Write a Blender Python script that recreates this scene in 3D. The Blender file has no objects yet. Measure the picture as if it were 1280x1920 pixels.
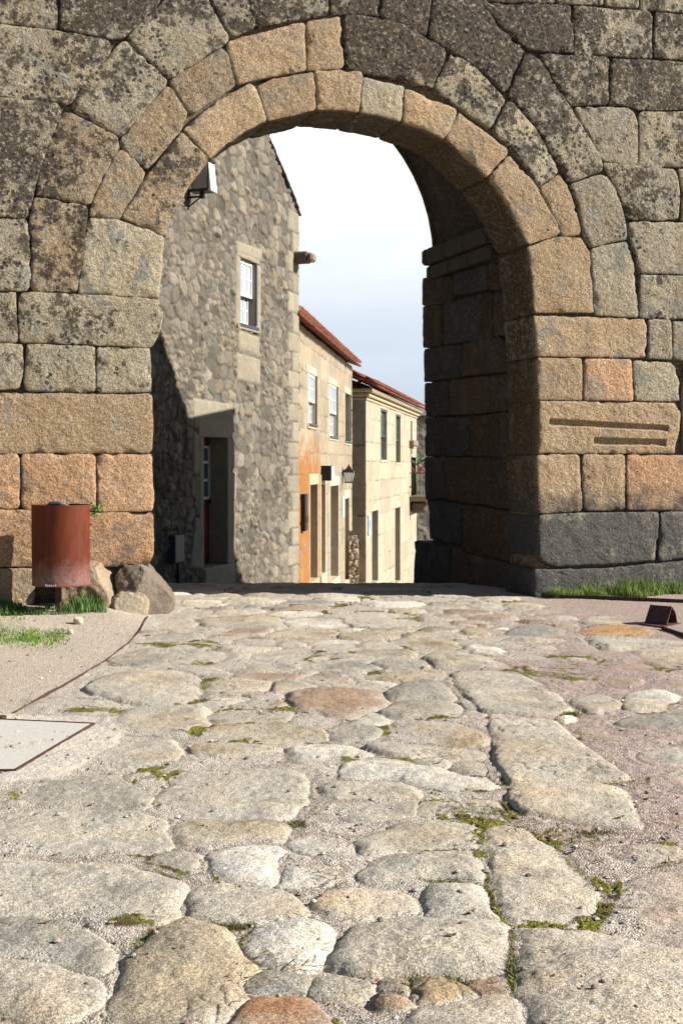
import bpy, math, random
import numpy as np
R = math.radians
sc = bpy.context.scene
col = sc.collection
random.seed(7)
rng = np.random.default_rng(11)

# ------------------------------------------------------------------ camera, sky, sun, exposure
cam = bpy.data.objects.new("camera", bpy.data.cameras.new("camera"))
col.objects.link(cam); sc.camera = cam
cam.location = (0, 0, 1.5); cam.rotation_euler = (R(90), 0, 0)
cam.data.sensor_fit = 'VERTICAL'; cam.data.sensor_height = 36; cam.data.lens = 45.0
cam.data.shift_y = -90 / 1920
cam.data.clip_start = 0.1; cam.data.clip_end = 9000

SUN_EL, SUN_AZ = 31.0, 5.0           # azimuth measured from +X towards -Y
w = bpy.data.worlds.new("World"); sc.world = w; w.use_nodes = True
nt = w.node_tree; nt.nodes.clear()
def N(t, typ, **kw):
    n = t.nodes.new(typ)
    for k, v in kw.items(): setattr(n, k, v)
    return n
out = N(nt, 'ShaderNodeOutputWorld'); bg = N(nt, 'ShaderNodeBackground')
sky = N(nt, 'ShaderNodeTexSky', sky_type='NISHITA'); sky.sun_disc = False
sky.sun_elevation = R(SUN_EL); sky.sun_rotation = R(90 + SUN_AZ); sky.altitude = 600
sky.air_density = 0.9; sky.dust_density = 0.3
bg.inputs[1].default_value = 0.05
tc = N(nt, 'ShaderNodeTexCoord'); sx = N(nt, 'ShaderNodeSeparateXYZ')
nt.links.new(tc.outputs['Generated'], sx.inputs[0])
# a bright bank of cloud standing low in the north
ramp = N(nt, 'ShaderNodeValToRGB'); cr = ramp.color_ramp
cr.elements[0].position = 0.0; cr.elements[0].color = (7.0, 7.9, 9.0, 1)
cr.elements[1].position = 0.40; cr.elements[1].color = (13.5, 13.6, 13.8, 1)
for p, c in ((0.05, (6.9, 7.9, 9.2)), (0.085, (7.6, 8.6, 9.9)), (0.12, (8.9, 9.7, 10.7)), (0.15, (10.3, 10.9, 11.4)), (0.18, (12.0, 12.2, 12.4)), (.21, (13.3, 13.3, 13.4))):
    e = cr.elements.new(p); e.color = (*c, 1)
mp = N(nt, 'ShaderNodeMapping'); mp.inputs['Scale'].default_value = (2.2, 2.2, 11)
nz = N(nt, 'ShaderNodeTexNoise'); nz.inputs['Scale'].default_value = 1.7; nz.inputs['Detail'].default_value = 5
nt.links.new(tc.outputs['Generated'], mp.inputs[0]); nt.links.new(mp.outputs[0], nz.inputs['Vector'])
ma = N(nt, 'ShaderNodeMath', operation='MULTIPLY_ADD'); ma.inputs[1].default_value = 0.11
nt.links.new(nz.outputs[0], ma.inputs[0])
sub = N(nt, 'ShaderNodeMath', operation='SUBTRACT'); sub.inputs[1].default_value = 0.055
nt.links.new(sx.outputs['Z'], sub.inputs[0]); nt.links.new(sub.outputs[0], ma.inputs[2])
nt.links.new(ma.outputs[0], ramp.inputs[0])
my = N(nt, 'ShaderNodeMapRange'); my.inputs['From Min'].default_value = 0.3; my.inputs['From Max'].default_value = 0.85
nt.links.new(sx.outputs['Y'], my.inputs['Value'])
mz = N(nt, 'ShaderNodeMapRange'); mz.inputs['From Min'].default_value = 0.62; mz.inputs['From Max'].default_value = 0.33
nt.links.new(sx.outputs['Z'], mz.inputs['Value'])
mm = N(nt, 'ShaderNodeMath', operation='MULTIPLY')
nt.links.new(my.outputs[0], mm.inputs[0]); nt.links.new(mz.outputs[0], mm.inputs[1])
mix = N(nt, 'ShaderNodeMix', data_type='RGBA')
nt.links.new(mm.outputs[0], mix.inputs['Factor']); nt.links.new(sky.outputs[0], mix.inputs['A']); nt.links.new(ramp.outputs[0], mix.inputs['B'])
nt.links.new(mix.outputs['Result'], bg.inputs[0]); nt.links.new(bg.outputs[0], out.inputs[0])

sun = bpy.data.objects.new("sun", bpy.data.lights.new("sun", 'SUN')); col.objects.link(sun)
sun.data.energy = 5.0; sun.data.angle = R(0.5); sun.data.color = (1.0, 0.955, 0.89)
from mathutils import Vector
S = Vector((math.cos(R(SUN_EL)) * math.cos(R(SUN_AZ)), -math.cos(R(SUN_EL)) * math.sin(R(SUN_AZ)), math.sin(R(SUN_EL))))
sun.rotation_euler = S.to_track_quat('Z', 'Y').to_euler()
sc.view_settings.view_transform = 'Standard'; sc.view_settings.look = 'None'
sc.cycles.diffuse_bounces = 1
sc.view_settings.exposure = 0.88; sc.view_settings.gamma = 1.0

# ------------------------------------------------------------------ noise and small maths
def hsh(ix, iy, iz, seed=0):
    h = (ix.astype(np.int64) * 374761393 + iy.astype(np.int64) * 668265263 + iz.astype(np.int64) * 2147483647 % 1274126177 + seed * 974634777) & 0xffffffff
    h = ((h ^ (h >> 13)) * 1274126177) & 0xffffffff
    h = ((h ^ (h >> 16)) * 2246822519) & 0xffffffff
    return ((h ^ (h >> 15)) & 0xffffff) / float(0xffffff)
def vnoise(x, y, z=None, seed=0):
    x = np.asarray(x, float); y = np.asarray(y, float)
    ix = np.floor(x); iy = np.floor(y); fx = x - ix; fy = y - iy
    fx = fx * fx * (3 - 2 * fx); fy = fy * fy * (3 - 2 * fy)
    if z is None:
        zz = np.zeros_like(ix)
        a = hsh(ix, iy, zz, seed); b = hsh(ix + 1, iy, zz, seed); c = hsh(ix, iy + 1, zz, seed); d = hsh(ix + 1, iy + 1, zz, seed)
        return (a + (b - a) * fx) * (1 - fy) + (c + (d - c) * fx) * fy
    z = np.asarray(z, float); iz = np.floor(z); fz = z - iz; fz = fz * fz * (3 - 2 * fz)
    r = []
    for k in (0, 1):
        a = hsh(ix, iy, iz + k, seed); b = hsh(ix + 1, iy, iz + k, seed); c = hsh(ix, iy + 1, iz + k, seed); d = hsh(ix + 1, iy + 1, iz + k, seed)
        r.append((a + (b - a) * fx) * (1 - fy) + (c + (d - c) * fx) * fy)
    return r[0] + (r[1] - r[0]) * fz
def fbm(x, y, z=None, oct=4, seed=0, gain=.5):
    s = 0; a = 1; t = 0
    for k in range(oct):
        s = s + a * (vnoise(x * 2 ** k + 17.3 * k, y * 2 ** k + 9.1 * k, None if z is None else z * 2 ** k, seed + k) - .5); t += a; a *= gain
    return s / t * 2
def sstep(a, b, x):
    t = np.clip((x - a) / (b - a), 0, 1); return t * t * (3 - 2 * t)
def poly_sd(P, X, Y):
    """signed distance, positive inside"""
    P = np.asarray(P, float); n = len(P); d = np.full(X.shape, 1e9); ins = np.zeros(X.shape, bool)
    for i in range(n):
        ax, ay = P[i]; bx, by = P[(i + 1) % n]; ex, ey = bx - ax, by - ay
        L = ex * ex + ey * ey + 1e-12
        t = np.clip(((X - ax) * ex + (Y - ay) * ey) / L, 0, 1)
        d = np.minimum(d, (X - ax - ex * t) ** 2 + (Y - ay - ey * t) ** 2)
        c = ((ay > Y) != (by > Y))
        with np.errstate(divide='ignore', invalid='ignore'):
            xi = ex * (Y - ay) / (ey if abs(ey) > 1e-12 else 1e-12) + ax
        ins ^= c & (X < xi)
    return np.where(ins, 1, -1) * np.sqrt(d)
def chaikin(P, n=1, q=.2):
    P = np.asarray(P, float)
    for _ in range(n):
        Q = np.roll(P, -1, 0); P = np.stack([P * (1 - q) + Q * q, P * q + Q * (1 - q)], 1).reshape(-1, 2)
    return P
def rcorner(P, r, k=5):
    P = np.asarray(P, float); n = len(P); O = []
    for i in range(n):
        a, p, b = P[i - 1], P[i], P[(i + 1) % n]; la = np.linalg.norm(a - p); lb = np.linalg.norm(b - p)
        A = p + (a - p) * min(r / max(la, 1e-9), .45); B = p + (b - p) * min(r / max(lb, 1e-9), .45)
        for q in range(k):
            t = q / (k - 1); O.append((1 - t) ** 2 * A + 2 * t * (1 - t) * p + t * t * B)
    return np.array(O)
def resample(P, step):
    P = np.asarray(P, float); Q = np.vstack([P, P[:1]]); L = np.hypot(*(np.diff(Q, axis=0).T)); s = np.r_[0, np.cumsum(L)]
    n = max(16, int(s[-1] / step)); t = np.linspace(0, s[-1], n, endpoint=False)
    return np.stack([np.interp(t, s, Q[:, 0]), np.interp(t, s, Q[:, 1])], 1)

# ------------------------------------------------------------------ mesh helpers
def empty(name, loc=(0, 0, 0), label=None, cat=None, group=None):
    o = bpy.data.objects.new(name, None); col.objects.link(o); o.location = loc; o.empty_display_size = .2
    tag(o, label, cat, group); return o
def tag(o, label=None, cat=None, group=None, kind=None):
    if label: o['label'] = label
    if cat: o['category'] = cat
    if group: o['group'] = group
    if kind: o['kind'] = kind
    return o
def wloc(p):
    v = Vector((0, 0, 0))
    while p is not None: v += Vector(p.location); p = p.parent
    return v
class MB:
    """collects geometry in world coordinates and links it as ONE mesh object"""
    def __init__(s): s.v = []; s.f4 = []; s.f3 = []; s.fn = []; s.c = []; s.m = []; s.n = 0
    def add(s, V, quads=None, tris=None, ngons=None, tint=(1, 1, 1), mask=(0, 0, 0)):
        V = np.asarray(V, float).reshape(-1, 3); k = s.n
        s.v.append(V); s.n += len(V)
        s.c.append(np.broadcast_to(np.asarray(tint, float), (len(V), 3))); s.m.append(np.broadcast_to(np.asarray(mask, float), (len(V), 3)))
        if quads is not None and len(quads): s.f4.append(np.asarray(quads, int) + k)
        if tris is not None and len(tris): s.f3.append(np.asarray(tris, int) + k)
        if ngons: s.fn += [[i + k for i in f] for f in ngons]
        return s
    def box(s, a, b, tint=(1, 1, 1), frame=None, bev=0.0, mask=(0, 0, 0)):
        x0, y0, z0 = a; x1, y1, z1 = b; e = min(bev, abs(x1 - x0) / 2.1, abs(y1 - y0) / 2.1, abs(z1 - z0) / 2.1)
        if e <= 0:
            V = [(x, y, z) for z in (z0, z1) for y in (y0, y1) for x in (x0, x1)]
            Q = [(0, 2, 3, 1), (4, 5, 7, 6), (0, 1, 5, 4), (2, 6, 7, 3), (0, 4, 6, 2), (1, 3, 7, 5)]
            if frame: V = [frame(*p) for p in V]
            return s.add(V, Q, tint=tint, mask=mask)
        V = []; idx = {}
        def vi(p):
            if p not in idx: idx[p] = len(V); V.append(p)
            return idx[p]
        lo = (x0, y0, z0); hi = (x1, y1, z1); Q = []; T = []
        def pt(sg, ax):   # corner sg, point lying on face of axis ax
            return tuple((hi[k] if sg[k] else lo[k]) if k == ax else ((hi[k] - e) if sg[k] else (lo[k] + e)) for k in range(3))
        for ax in range(3):
            o = [k for k in range(3) if k != ax]
            for sd in (0, 1):
                q = []
                for a_, b_ in ((0, 0), (1, 0), (1, 1), (0, 1)):
                    sg = [0, 0, 0]; sg[ax] = sd; sg[o[0]] = a_; sg[o[1]] = b_; q.append(vi(pt(sg, ax)))
                Q.append(q if (sd == 1) != (ax == 1) else q[::-1])
            for a_ in (0, 1):
                for b_ in (0, 1):
                    sg0 = [0, 0, 0]; sg0[o[0]] = a_; sg0[o[1]] = b_; sg1 = list(sg0); sg1[ax] = 1
                    Q.append([vi(pt(sg0, o[0])), vi(pt(sg1, o[0])), vi(pt(sg1, o[1])), vi(pt(sg0, o[1]))])
        for c in range(8):
            sg = [(c >> k) & 1 for k in range(3)]; T.append([vi(pt(sg, k)) for k in range(3)])
        if frame: V = [frame(*p) for p in V]
        return s.add(V, Q, T, tint=tint, mask=mask)
    def tube(s, pts, r, n=8, tint=(1, 1, 1)):
        pts = [Vector(p) for p in pts]; V = []; Q = []
        rr = r if hasattr(r, '__len__') else [r] * len(pts)
        for i, p in enumerate(pts):
            d = (pts[min(i + 1, len(pts) - 1)] - pts[max(i - 1, 0)]).normalized()
            a = d.orthogonal().normalized(); b = d.cross(a)
            for k in range(n):
                t = 2 * math.pi * k / n; V.append(p + (a * math.cos(t) + b * math.sin(t)) * rr[i])
        for i in range(len(pts) - 1):
            for k in range(n): Q.append((i * n + k, i * n + (k + 1) % n, (i + 1) * n + (k + 1) % n, (i + 1) * n + k))
        return s.add([tuple(v) for v in V], Q, ngons=[list(range(n))[::-1], list(range((len(pts) - 1) * n, len(pts) * n))], tint=tint)
    def grid(s, V, nr, nc, keep=None, tint=(1, 1, 1), mask=(0, 0, 0), flip=False):
        i = np.arange(nr - 1)[:, None] * nc + np.arange(nc - 1)[None, :]
        q = np.stack([i, i + 1, i + nc + 1, i + nc], -1)
        if flip: q = q[..., ::-1]
        q = q.reshape(-1, 4) if keep is None else q[keep]
        return s.add(V, q, tint=tint, mask=mask)
    def build(s, name, mat, parent=None, smooth=False, fix=False):
        V = np.vstack(s.v); O = wloc(parent) if parent else Vector((0, 0, 0)); V = V - np.array(O)
        me = bpy.data.meshes.new(name); me.vertices.add(len(V)); me.vertices.foreach_set('co', V.astype(np.float32).ravel())
        L = []; tot = []
        if s.f4: a = np.vstack(s.f4); L.append(a.ravel()); tot.append(np.full(len(a), 4))
        if s.f3: a = np.vstack(s.f3); L.append(a.ravel()); tot.append(np.full(len(a), 3))
        if s.fn: L.append(np.concatenate([np.asarray(f, int) for f in s.fn])); tot.append(np.array([len(f) for f in s.fn]))
        L = np.concatenate(L); tot = np.concatenate(tot)
        me.loops.add(len(L)); me.loops.foreach_set('vertex_index', L.astype(np.int32))
        me.polygons.add(len(tot)); me.polygons.foreach_set('loop_start', np.r_[0, np.cumsum(tot)[:-1]].astype(np.int32))
        me.polygons.foreach_set('use_smooth', np.full(len(tot), smooth, bool))
        me.update(calc_edges=True)
        for nm, arr in (('tint', s.c), ('mask', s.m)):
            A = me.color_attributes.new(nm, 'FLOAT_COLOR', 'POINT'); a = np.vstack(arr)
            A.data.foreach_set('color', np.hstack([a, np.ones((len(a), 1))]).astype(np.float32).ravel())
        me.validate()
        if fix:
            import bmesh
            bm = bmesh.new(); bm.from_mesh(me); bmesh.ops.recalc_face_normals(bm, faces=bm.faces); bm.to_mesh(me); bm.free()
        o = bpy.data.objects.new(name, me); col.objects.link(o)
        if mat: me.materials.append(mat)
        if parent: o.parent = parent
        return o

# ------------------------------------------------------------------ materials
def newmat(name):
    m = bpy.data.materials.new(name); m.use_nodes = True; t = m.node_tree; t.nodes.clear()
    o = N(t, 'ShaderNodeOutputMaterial'); p = N(t, 'ShaderNodeBsdfPrincipled'); t.links.new(p.outputs[0], o.inputs[0])
    return m, t, p
class G:
    """tiny node graph helper"""
    def __init__(s, t): s.t = t; s.tc = N(t, 'ShaderNodeTexCoord'); s.co = s.tc.outputs['Object']
    def lk(s, a, b):
        if isinstance(a, (int, float)): b.default_value = a
        elif isinstance(a, tuple): b.default_value = (*a, 1) if len(a) == 3 and b.type == 'RGBA' else a
        else: s.t.links.new(a, b)
    def attr(s, nm): n = N(s.t, 'ShaderNodeAttribute', attribute_name=nm); return n
    def sep(s, c): n = N(s.t, 'ShaderNodeSeparateColor'); s.lk(c, n.inputs[0]); return n.outputs
    def noise(s, scale, detail=4, rough=.55, vec=None, dist=0):
        n = N(s.t, 'ShaderNodeTexNoise'); s.lk(vec or s.co, n.inputs['Vector']); n.inputs['Scale'].default_value = scale
        n.inputs['Detail'].default_value = detail; n.inputs['Roughness'].default_value = rough; n.inputs['Distortion'].default_value = dist; return n.outputs['Fac']
    def vor(s, scale, feat='F1', vec=None, rnd=1, out='Distance'):
        n = N(s.t, 'ShaderNodeTexVoronoi', feature=feat); s.lk(vec or s.co, n.inputs['Vector']); n.inputs['Scale'].default_value = scale; n.inputs['Randomness'].default_value = rnd
        return n.outputs[out]
    def mr(s, v, a, b, c=0, d=1, smooth=False):
        n = N(s.t, 'ShaderNodeMapRange'); n.clamp = True
        if smooth: n.interpolation_type = 'SMOOTHSTEP'
        for k, x in zip(('Value', 'From Min', 'From Max', 'To Min', 'To Max'), (v, a, b, c, d)): s.lk(x, n.inputs[k])
        return n.outputs[0]
    def m(s, op, a, b=0):
        n = N(s.t, 'ShaderNodeMath', operation=op); s.lk(a, n.inputs[0]); s.lk(b, n.inputs[1]); return n.outputs[0]
    def mix(s, f, a, b, mode='MIX'):
        n = N(s.t, 'ShaderNodeMix', data_type='RGBA', blend_type=mode); s.lk(f, n.inputs['Factor']); s.lk(a, n.inputs['A']); s.lk(b, n.inputs['B']); return n.outputs['Result']
    def gray(s, v):
        n = N(s.t, 'ShaderNodeCombineColor'); [s.lk(v, n.inputs[k]) for k in range(3)]; return n.outputs[0]
    def bump(s, h, dist, strength=1.0, nrm=None):
        n = N(s.t, 'ShaderNodeBump'); s.lk(h, n.inputs['Height']); n.inputs['Distance'].default_value = dist; n.inputs['Strength'].default_value = strength
        if nrm: s.lk(nrm, n.inputs['Normal'])
        return n.outputs[0]

def mat_wall():
    """weathered granite ashlar; mask R = dark lichen, G = grey/pale lichen, B = soot/black staining"""
    m, t, p = newmat('weathered_granite'); g = G(t)
    base = g.attr('tint').outputs['Color']; mk = list(g.sep(g.attr('mask').outputs['Color']))
    mk[0] = g.m('ADD', g.m('MULTIPLY', mk[0], .62), g.m('MULTIPLY', g.mr(mk[0], .08, .4), g.mr(g.noise(.95, 4, .6), .3, .7, -.12, .58)))
    lo = g.noise(2.6, 5, .6); c = g.mix(g.mr(lo, .3, .7), base, g.mix(1.0, base, (1.0, .90, .77), 'MULTIPLY'))
    f1 = g.noise(62, 4, .7); f2 = g.noise(150, 3, .7)
    c = g.mix(1.0, c, g.gray(g.mr(f1, .32, .68, .34, 1.74)), 'MULTIPLY')
    c = g.mix(1.0, c, g.gray(g.mr(f2, .3, .7, .66, 1.34)), 'MULTIPLY')
    # grey-green crust patches
    gp = g.noise(3.6, 2, .5, dist=.4)
    c = g.mix(g.m('MULTIPLY', g.mr(gp, .58, .62), mk[1]), c, g.mix(g.mr(f1, .3, .7), (.13, .13, .115), (.25, .245, .21)))
    # brown-black crust, ragged
    br = g.m('ADD', g.m('MULTIPLY', g.noise(10, 9, .72), .6), g.m('MULTIPLY', g.noise(3.2, 6, .62), .4))
    thr = g.m('SUBTRACT', .625, g.m('MULTIPLY', mk[0], .19))
    c = g.mix(g.m('MULTIPLY', g.mr(g.m('SUBTRACT', br, thr), 0, .035), .88), c, g.mix(g.mr(f1, .35, .65), (.024, .018, .014), (.075, .056, .038)))
    # pale flecks
    pl = g.noise(26, 6, .75)
    c = g.mix(g.m('MULTIPLY', g.mr(pl, .55, .62), g.m('MULTIPLY', g.mr(mk[1], 0, .6), .75)), c, (.50, .45, .345))
    # ring lichens
    vd = g.vor(17); rg = g.mr(vd, .30, .36, 1, 0); hole = g.mr(vd, .08, .13, .35, 1)
    area = g.mr(g.noise(2.1, 4, .6), g.m('SUBTRACT', .68, g.m('MULTIPLY', mk[0], .26)), g.m('SUBTRACT', .73, g.m('MULTIPLY', mk[0], .26)))
    c = g.mix(g.m('MULTIPLY', g.m('MULTIPLY', rg, hole), g.m('MULTIPLY', area, .9)), c, (.022, .019, .024))
    # black staining near the foot
    st = g.mr(g.m('ADD', mk[2], g.m('MULTIPLY', g.m('SUBTRACT', g.noise(5, 7, .65), .5), 1.3)), .38, .72)
    c = g.mix(g.m('MULTIPLY', st, .84), c, g.mix(g.mr(f1, .35, .68), (.020, .024, .030), (.085, .088, .092)))
    wf = g.mr(g.noise(13, 7, .8), .66, .70)
    c = g.mix(g.m('MULTIPLY', wf, g.mr(mk[2], .25, .5, 0, .5)), c, (.46, .40, .30))
    g.lk(c, p.inputs['Base Color']); p.inputs['Roughness'].default_value = .93; p.inputs['Specular IOR Level'].default_value = .2
    h = g.m('ADD', g.m('MULTIPLY', g.noise(24, 5, .6), 1.2), g.m('MULTIPLY', f1, .8))
    g.lk(g.bump(h, .019, 1.0), p.inputs['Normal']); return m

def mat_stone(name, bumpd=.01, sc_=1.0, contrast=.34):
    m, t, p = newmat(name); g = G(t)
    base = g.attr('tint').outputs['Color']; mk = g.sep(g.attr('mask').outputs['Color'])
    f1 = g.noise(38 * sc_, 5, .72); f2 = g.noise(5 * sc_, 5, .62)
    c = g.mix(1.0, base, g.gray(g.mr(f1, .28, .72, 1 - contrast, 1 + contrast)), 'MULTIPLY')
    c = g.mix(1.0, c, g.mix(g.mr(f2, .3, .7), (1.14, 1.05, .92), (.8, .82, .86)), 'MULTIPLY')
    dk = g.noise(11 * sc_, 8, .75)
    c = g.mix(g.mr(dk, .60, .68, 0, .55), c, (.07, .06, .05))
    orn = g.mr(g.m('ADD', mk[0], g.m('MULTIPLY', g.m('SUBTRACT', g.noise(3, 7, .7), .5), 1.3)), .40, .75)
    c = g.mix(orn, c, g.mix(g.mr(f1, .3, .7), (.15, .065, .018), (.42, .17, .035)))
    g.lk(c, p.inputs['Base Color']); p.inputs['Roughness'].default_value = .92; p.inputs['Specular IOR Level'].default_value = .2
    g.lk(g.bump(g.m('ADD', f1, g.noise(14 * sc_, 5, .6)), bumpd, .9), p.inputs['Normal']); return m

def mat_ground():
    """tint per vertex; mask R = loose gravel, G = moss, B = bare stone"""
    m, t, p = newmat('paving_and_grit'); g = G(t)
    base = g.attr('tint').outputs['Color']; mk = g.sep(g.attr('mask').outputs['Color'])
    f1 = g.noise(120, 3, .75); f2 = g.noise(260, 2, .7); f3 = g.noise(22, 6, .7); f4 = g.noise(4.5, 5, .6)
    c = g.mix(1.0, base, g.gray(g.mr(f1, .34, .66, .42, 1.55)), 'MULTIPLY')
    c = g.mix(1.0, c, g.gray(g.mr(f2, .32, .68, .58, 1.42)), 'MULTIPLY')
    c = g.mix(1.0, c, g.mix(g.mr(f4, .3, .7), (1.12, 1.04, .93), (.88, .88, .9)), 'MULTIPLY')
    c = g.mix(g.m('MULTIPLY', g.mr(f3, .60, .68), .42), c, (.10, .085, .06))
    # grit: single grains with colours of their own
    vc = g.vor(125, out='Color'); vs = g.sep(vc); vd = g.vor(125)
    grain = g.mix(g.mr(vs[0], .1, .8), (.34, .28, .22), (1.0, .95, .87)); grain = g.mix(g.mr(vs[1], .62, .66), grain, (.50, .38, .30))
    gc = g.mix(.62, base, g.mix(1.0, g.mix(.5, grain, (1, 1, 1)), base, 'MULTIPLY')); gc = g.mix(g.mr(vd, .45, .85, 0, .42), g.mix(.4, gc, grain), g.mix(1.0, base, (.42, .37, .33), 'MULTIPLY'))
    c = g.mix(g.m('MULTIPLY', mk[0], .9), c, gc)
    mo = g.mr(g.m('ADD', mk[1], g.m('MULTIPLY', g.m('SUBTRACT', g.noise(30, 5, .7), .5), .9)), .42, .60)
    mcol = g.mix(g.mr(g.noise(70, 3, .6), .35, .65), (.07, .08, .012), (.30, .28, .045)); mcol = g.mix(g.mr(g.noise(9, 3, .6), .45, .62), mcol, (.10, .065, .032))
    c = g.mix(mo, c, mcol)
    g.lk(c, p.inputs['Base Color']); p.inputs['Roughness'].default_value = .95; p.inputs['Specular IOR Level'].default_value = .18
    h = g.m('ADD', g.m('MULTIPLY', f1, .9), g.m('ADD', g.m('MULTIPLY', f3, 1.6), g.m('MULTIPLY', g.m('MULTIPLY', vd, -1.1), mk[0])))
    h = g.m('ADD', h, g.m('MULTIPLY', mo, g.m('MULTIPLY', g.noise(160, 2, .6), 1.8)))
    g.lk(g.bump(h, .007, .9), p.inputs['Normal']); return m

def mat_simple(name, color, rough=.6, metal=0., var=.15, scale=12, bumpd=0.0, color2=None, attr=False):
    m, t, p = newmat(name); g = G(t); n = g.noise(scale, 5, .6)
    b = g.attr('tint').outputs['Color'] if attr else color
    c = g.mix(1.0, b, g.gray(g.mr(n, .3, .7, 1 - var, 1 + var)), 'MULTIPLY')
    if color2: c = g.mix(g.mr(g.noise(scale * .6, 6, .7), .48, .6), c, color2)
    g.lk(c, p.inputs['Base Color']); p.inputs['Roughness'].default_value = rough; p.inputs['Metallic'].default_value = metal
    if bumpd: g.lk(g.bump(n, bumpd, .8), p.inputs['Normal'])
    return m
def mat_corten():
    m, t, p = newmat('rusted_steel_drum'); g = G(t)
    sp = N(t, 'ShaderNodeSeparateXYZ'); g.lk(g.co, sp.inputs[0])
    mpn = N(t, 'ShaderNodeMapping'); mpn.inputs['Scale'].default_value = (1, 1, .16); g.lk(g.co, mpn.inputs[0])
    streak = g.noise(26, 5, .7, vec=mpn.outputs[0]); bl = g.noise(6, 5, .6)
    c = g.mix(g.mr(streak, .25, .8), (.045, .009, .005), (.17, .036, .009)); c = g.mix(g.mr(bl, .3, .8, 0, .45), c, (.20, .032, .008))
    z = g.m('ADD', sp.outputs[2], g.m('MULTIPLY', g.m('SUBTRACT', g.noise(7, 6, .65), .5), .42))
    c = g.mix(g.mr(z, .50, .30, 0, .62), c, g.mix(g.mr(g.noise(40, 4, .6), .3, .7), (.16, .085, .075), (.34, .22, .20)))
    c = g.mix(g.mr(sp.outputs[2], .275, .262, 0, .85), c, (.19, .05, .022))
    g.lk(c, p.inputs['Base Color']); p.inputs['Roughness'].default_value = .7; p.inputs['Metallic'].default_value = 0; p.inputs['Specular IOR Level'].default_value = .25
    g.lk(g.bump(g.noise(70, 4, .6), .0015, .6), p.inputs['Normal']); return m
def mat_tile():
    m, t, p = newmat('clay_roof_tile'); g = G(t)
    v = g.sep(g.vor(3.2, out='Color')); n = g.noise(16, 5, .7)
    c = g.mix(g.mr(v[0], .1, .9), (.13, .034, .018), (.25, .072, .034)); c = g.mix(g.mr(n, .52, .64, 0, .75), c, (.11, .055, .035)); c = g.mix(g.mr(g.noise(24, 5, .7), .62, .68, 0, .5), c, (.42, .32, .22))
    g.lk(c, p.inputs['Base Color']); p.inputs['Roughness'].default_value = .9
    g.lk(g.bump(n, .006, .8), p.inputs['Normal']); return m
M = {}
M['wall'] = mat_wall(); M['ground'] = mat_ground(); M['rubble'] = mat_stone('granite_rubble'); M['ashlar'] = mat_stone('pale_granite_ashlar', .006, .8, .2)
M['boulder'] = mat_stone('boulder_granite', .016, .9, .42)
M['tile'] = mat_tile(); M['corten'] = mat_corten()
M['rust'] = mat_simple('rusty_steel', (.075, .032, .020), .8, .1, .4, 30, .002, (.04, .022, .018))
M['stub'] = mat_simple('dark_purple_rusty_steel', (.095, .04, .042), .6, .3, .35, 25, .001)
M['black'] = mat_simple('black_iron', (.018, .019, .021), .45, .4, .3, 20)
M['white'] = mat_simple('white_paint', (.78, .79, .78), .5, 0, .06, 15)
M['green'] = mat_simple('dark_green_paint', (.03, .075, .06), .5, 0, .2, 15)
M['slate'] = mat_simple('dark_blue_grey_paint', (.03, .04, .055), .5, 0, .25, 20)
M['redwood'] = mat_simple('red_brown_door_paint', (.20, .035, .018), .5, 0, .2, 9)
M['greywood'] = mat_simple('grey_weathered_wood', (.12, .105, .085), .8, 0, .35, 7)
M['dark'] = mat_simple('dark_interior', (.02, .018, .016), .9)
M['mortar'] = mat_simple('dark_earth_mortar', (.07, .055, .04), .95, 0, .4, 30, .01)
M['concrete'] = mat_simple('pale_concrete', (.50, .47, .41), .9, 0, .16, 90, .003)
M['plate'] = mat_simple('off_white_plate', (.6, .58, .54), .6)
M['grass'] = mat_simple('grass_blades', (.09, .17, .02), .6, 0, .35, 5, attr=True)
M['frost'] = mat_simple('frosted_lamp_glass', (.8, .82, .8), .35, 0, .1, 8)
M['visor'] = mat_simple('grey_lamp_housing', (.30, .30, .29), .4, .2, .12, 9)
m, t_, p = newmat('window_glass'); p.inputs['Base Color'].default_value = (.09, .11, .12, 1); p.inputs['Roughness'].default_value = .06; p.inputs['Specular IOR Level'].default_value = .9; M['glass'] = m
m, t_, p = newmat('reflecting_glass'); p.inputs['Base Color'].default_value = (.42, .46, .5, 1); p.inputs['Roughness'].default_value = .12; p.inputs['Specular IOR Level'].default_value = .8; M['curtain'] = m
M['bluesign'] = mat_simple('blue_sign_enamel', (.10, .30, .48), .4, 0, .1)
M['steelblue'] = mat_simple('dark_blue_box_paint', (.018, .032, .055), .5, 0, .3, 20)
M['silver'] = mat_simple('silver_box', (.52, .55, .62), .45, .1, .08)
M['leaf'] = mat_simple('leaf_green', (.05, .11, .025), .6, 0, .4, 14, attr=False)
M['red'] = mat_simple('red_flowers', (.6, .10, .06), .6)

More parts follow.
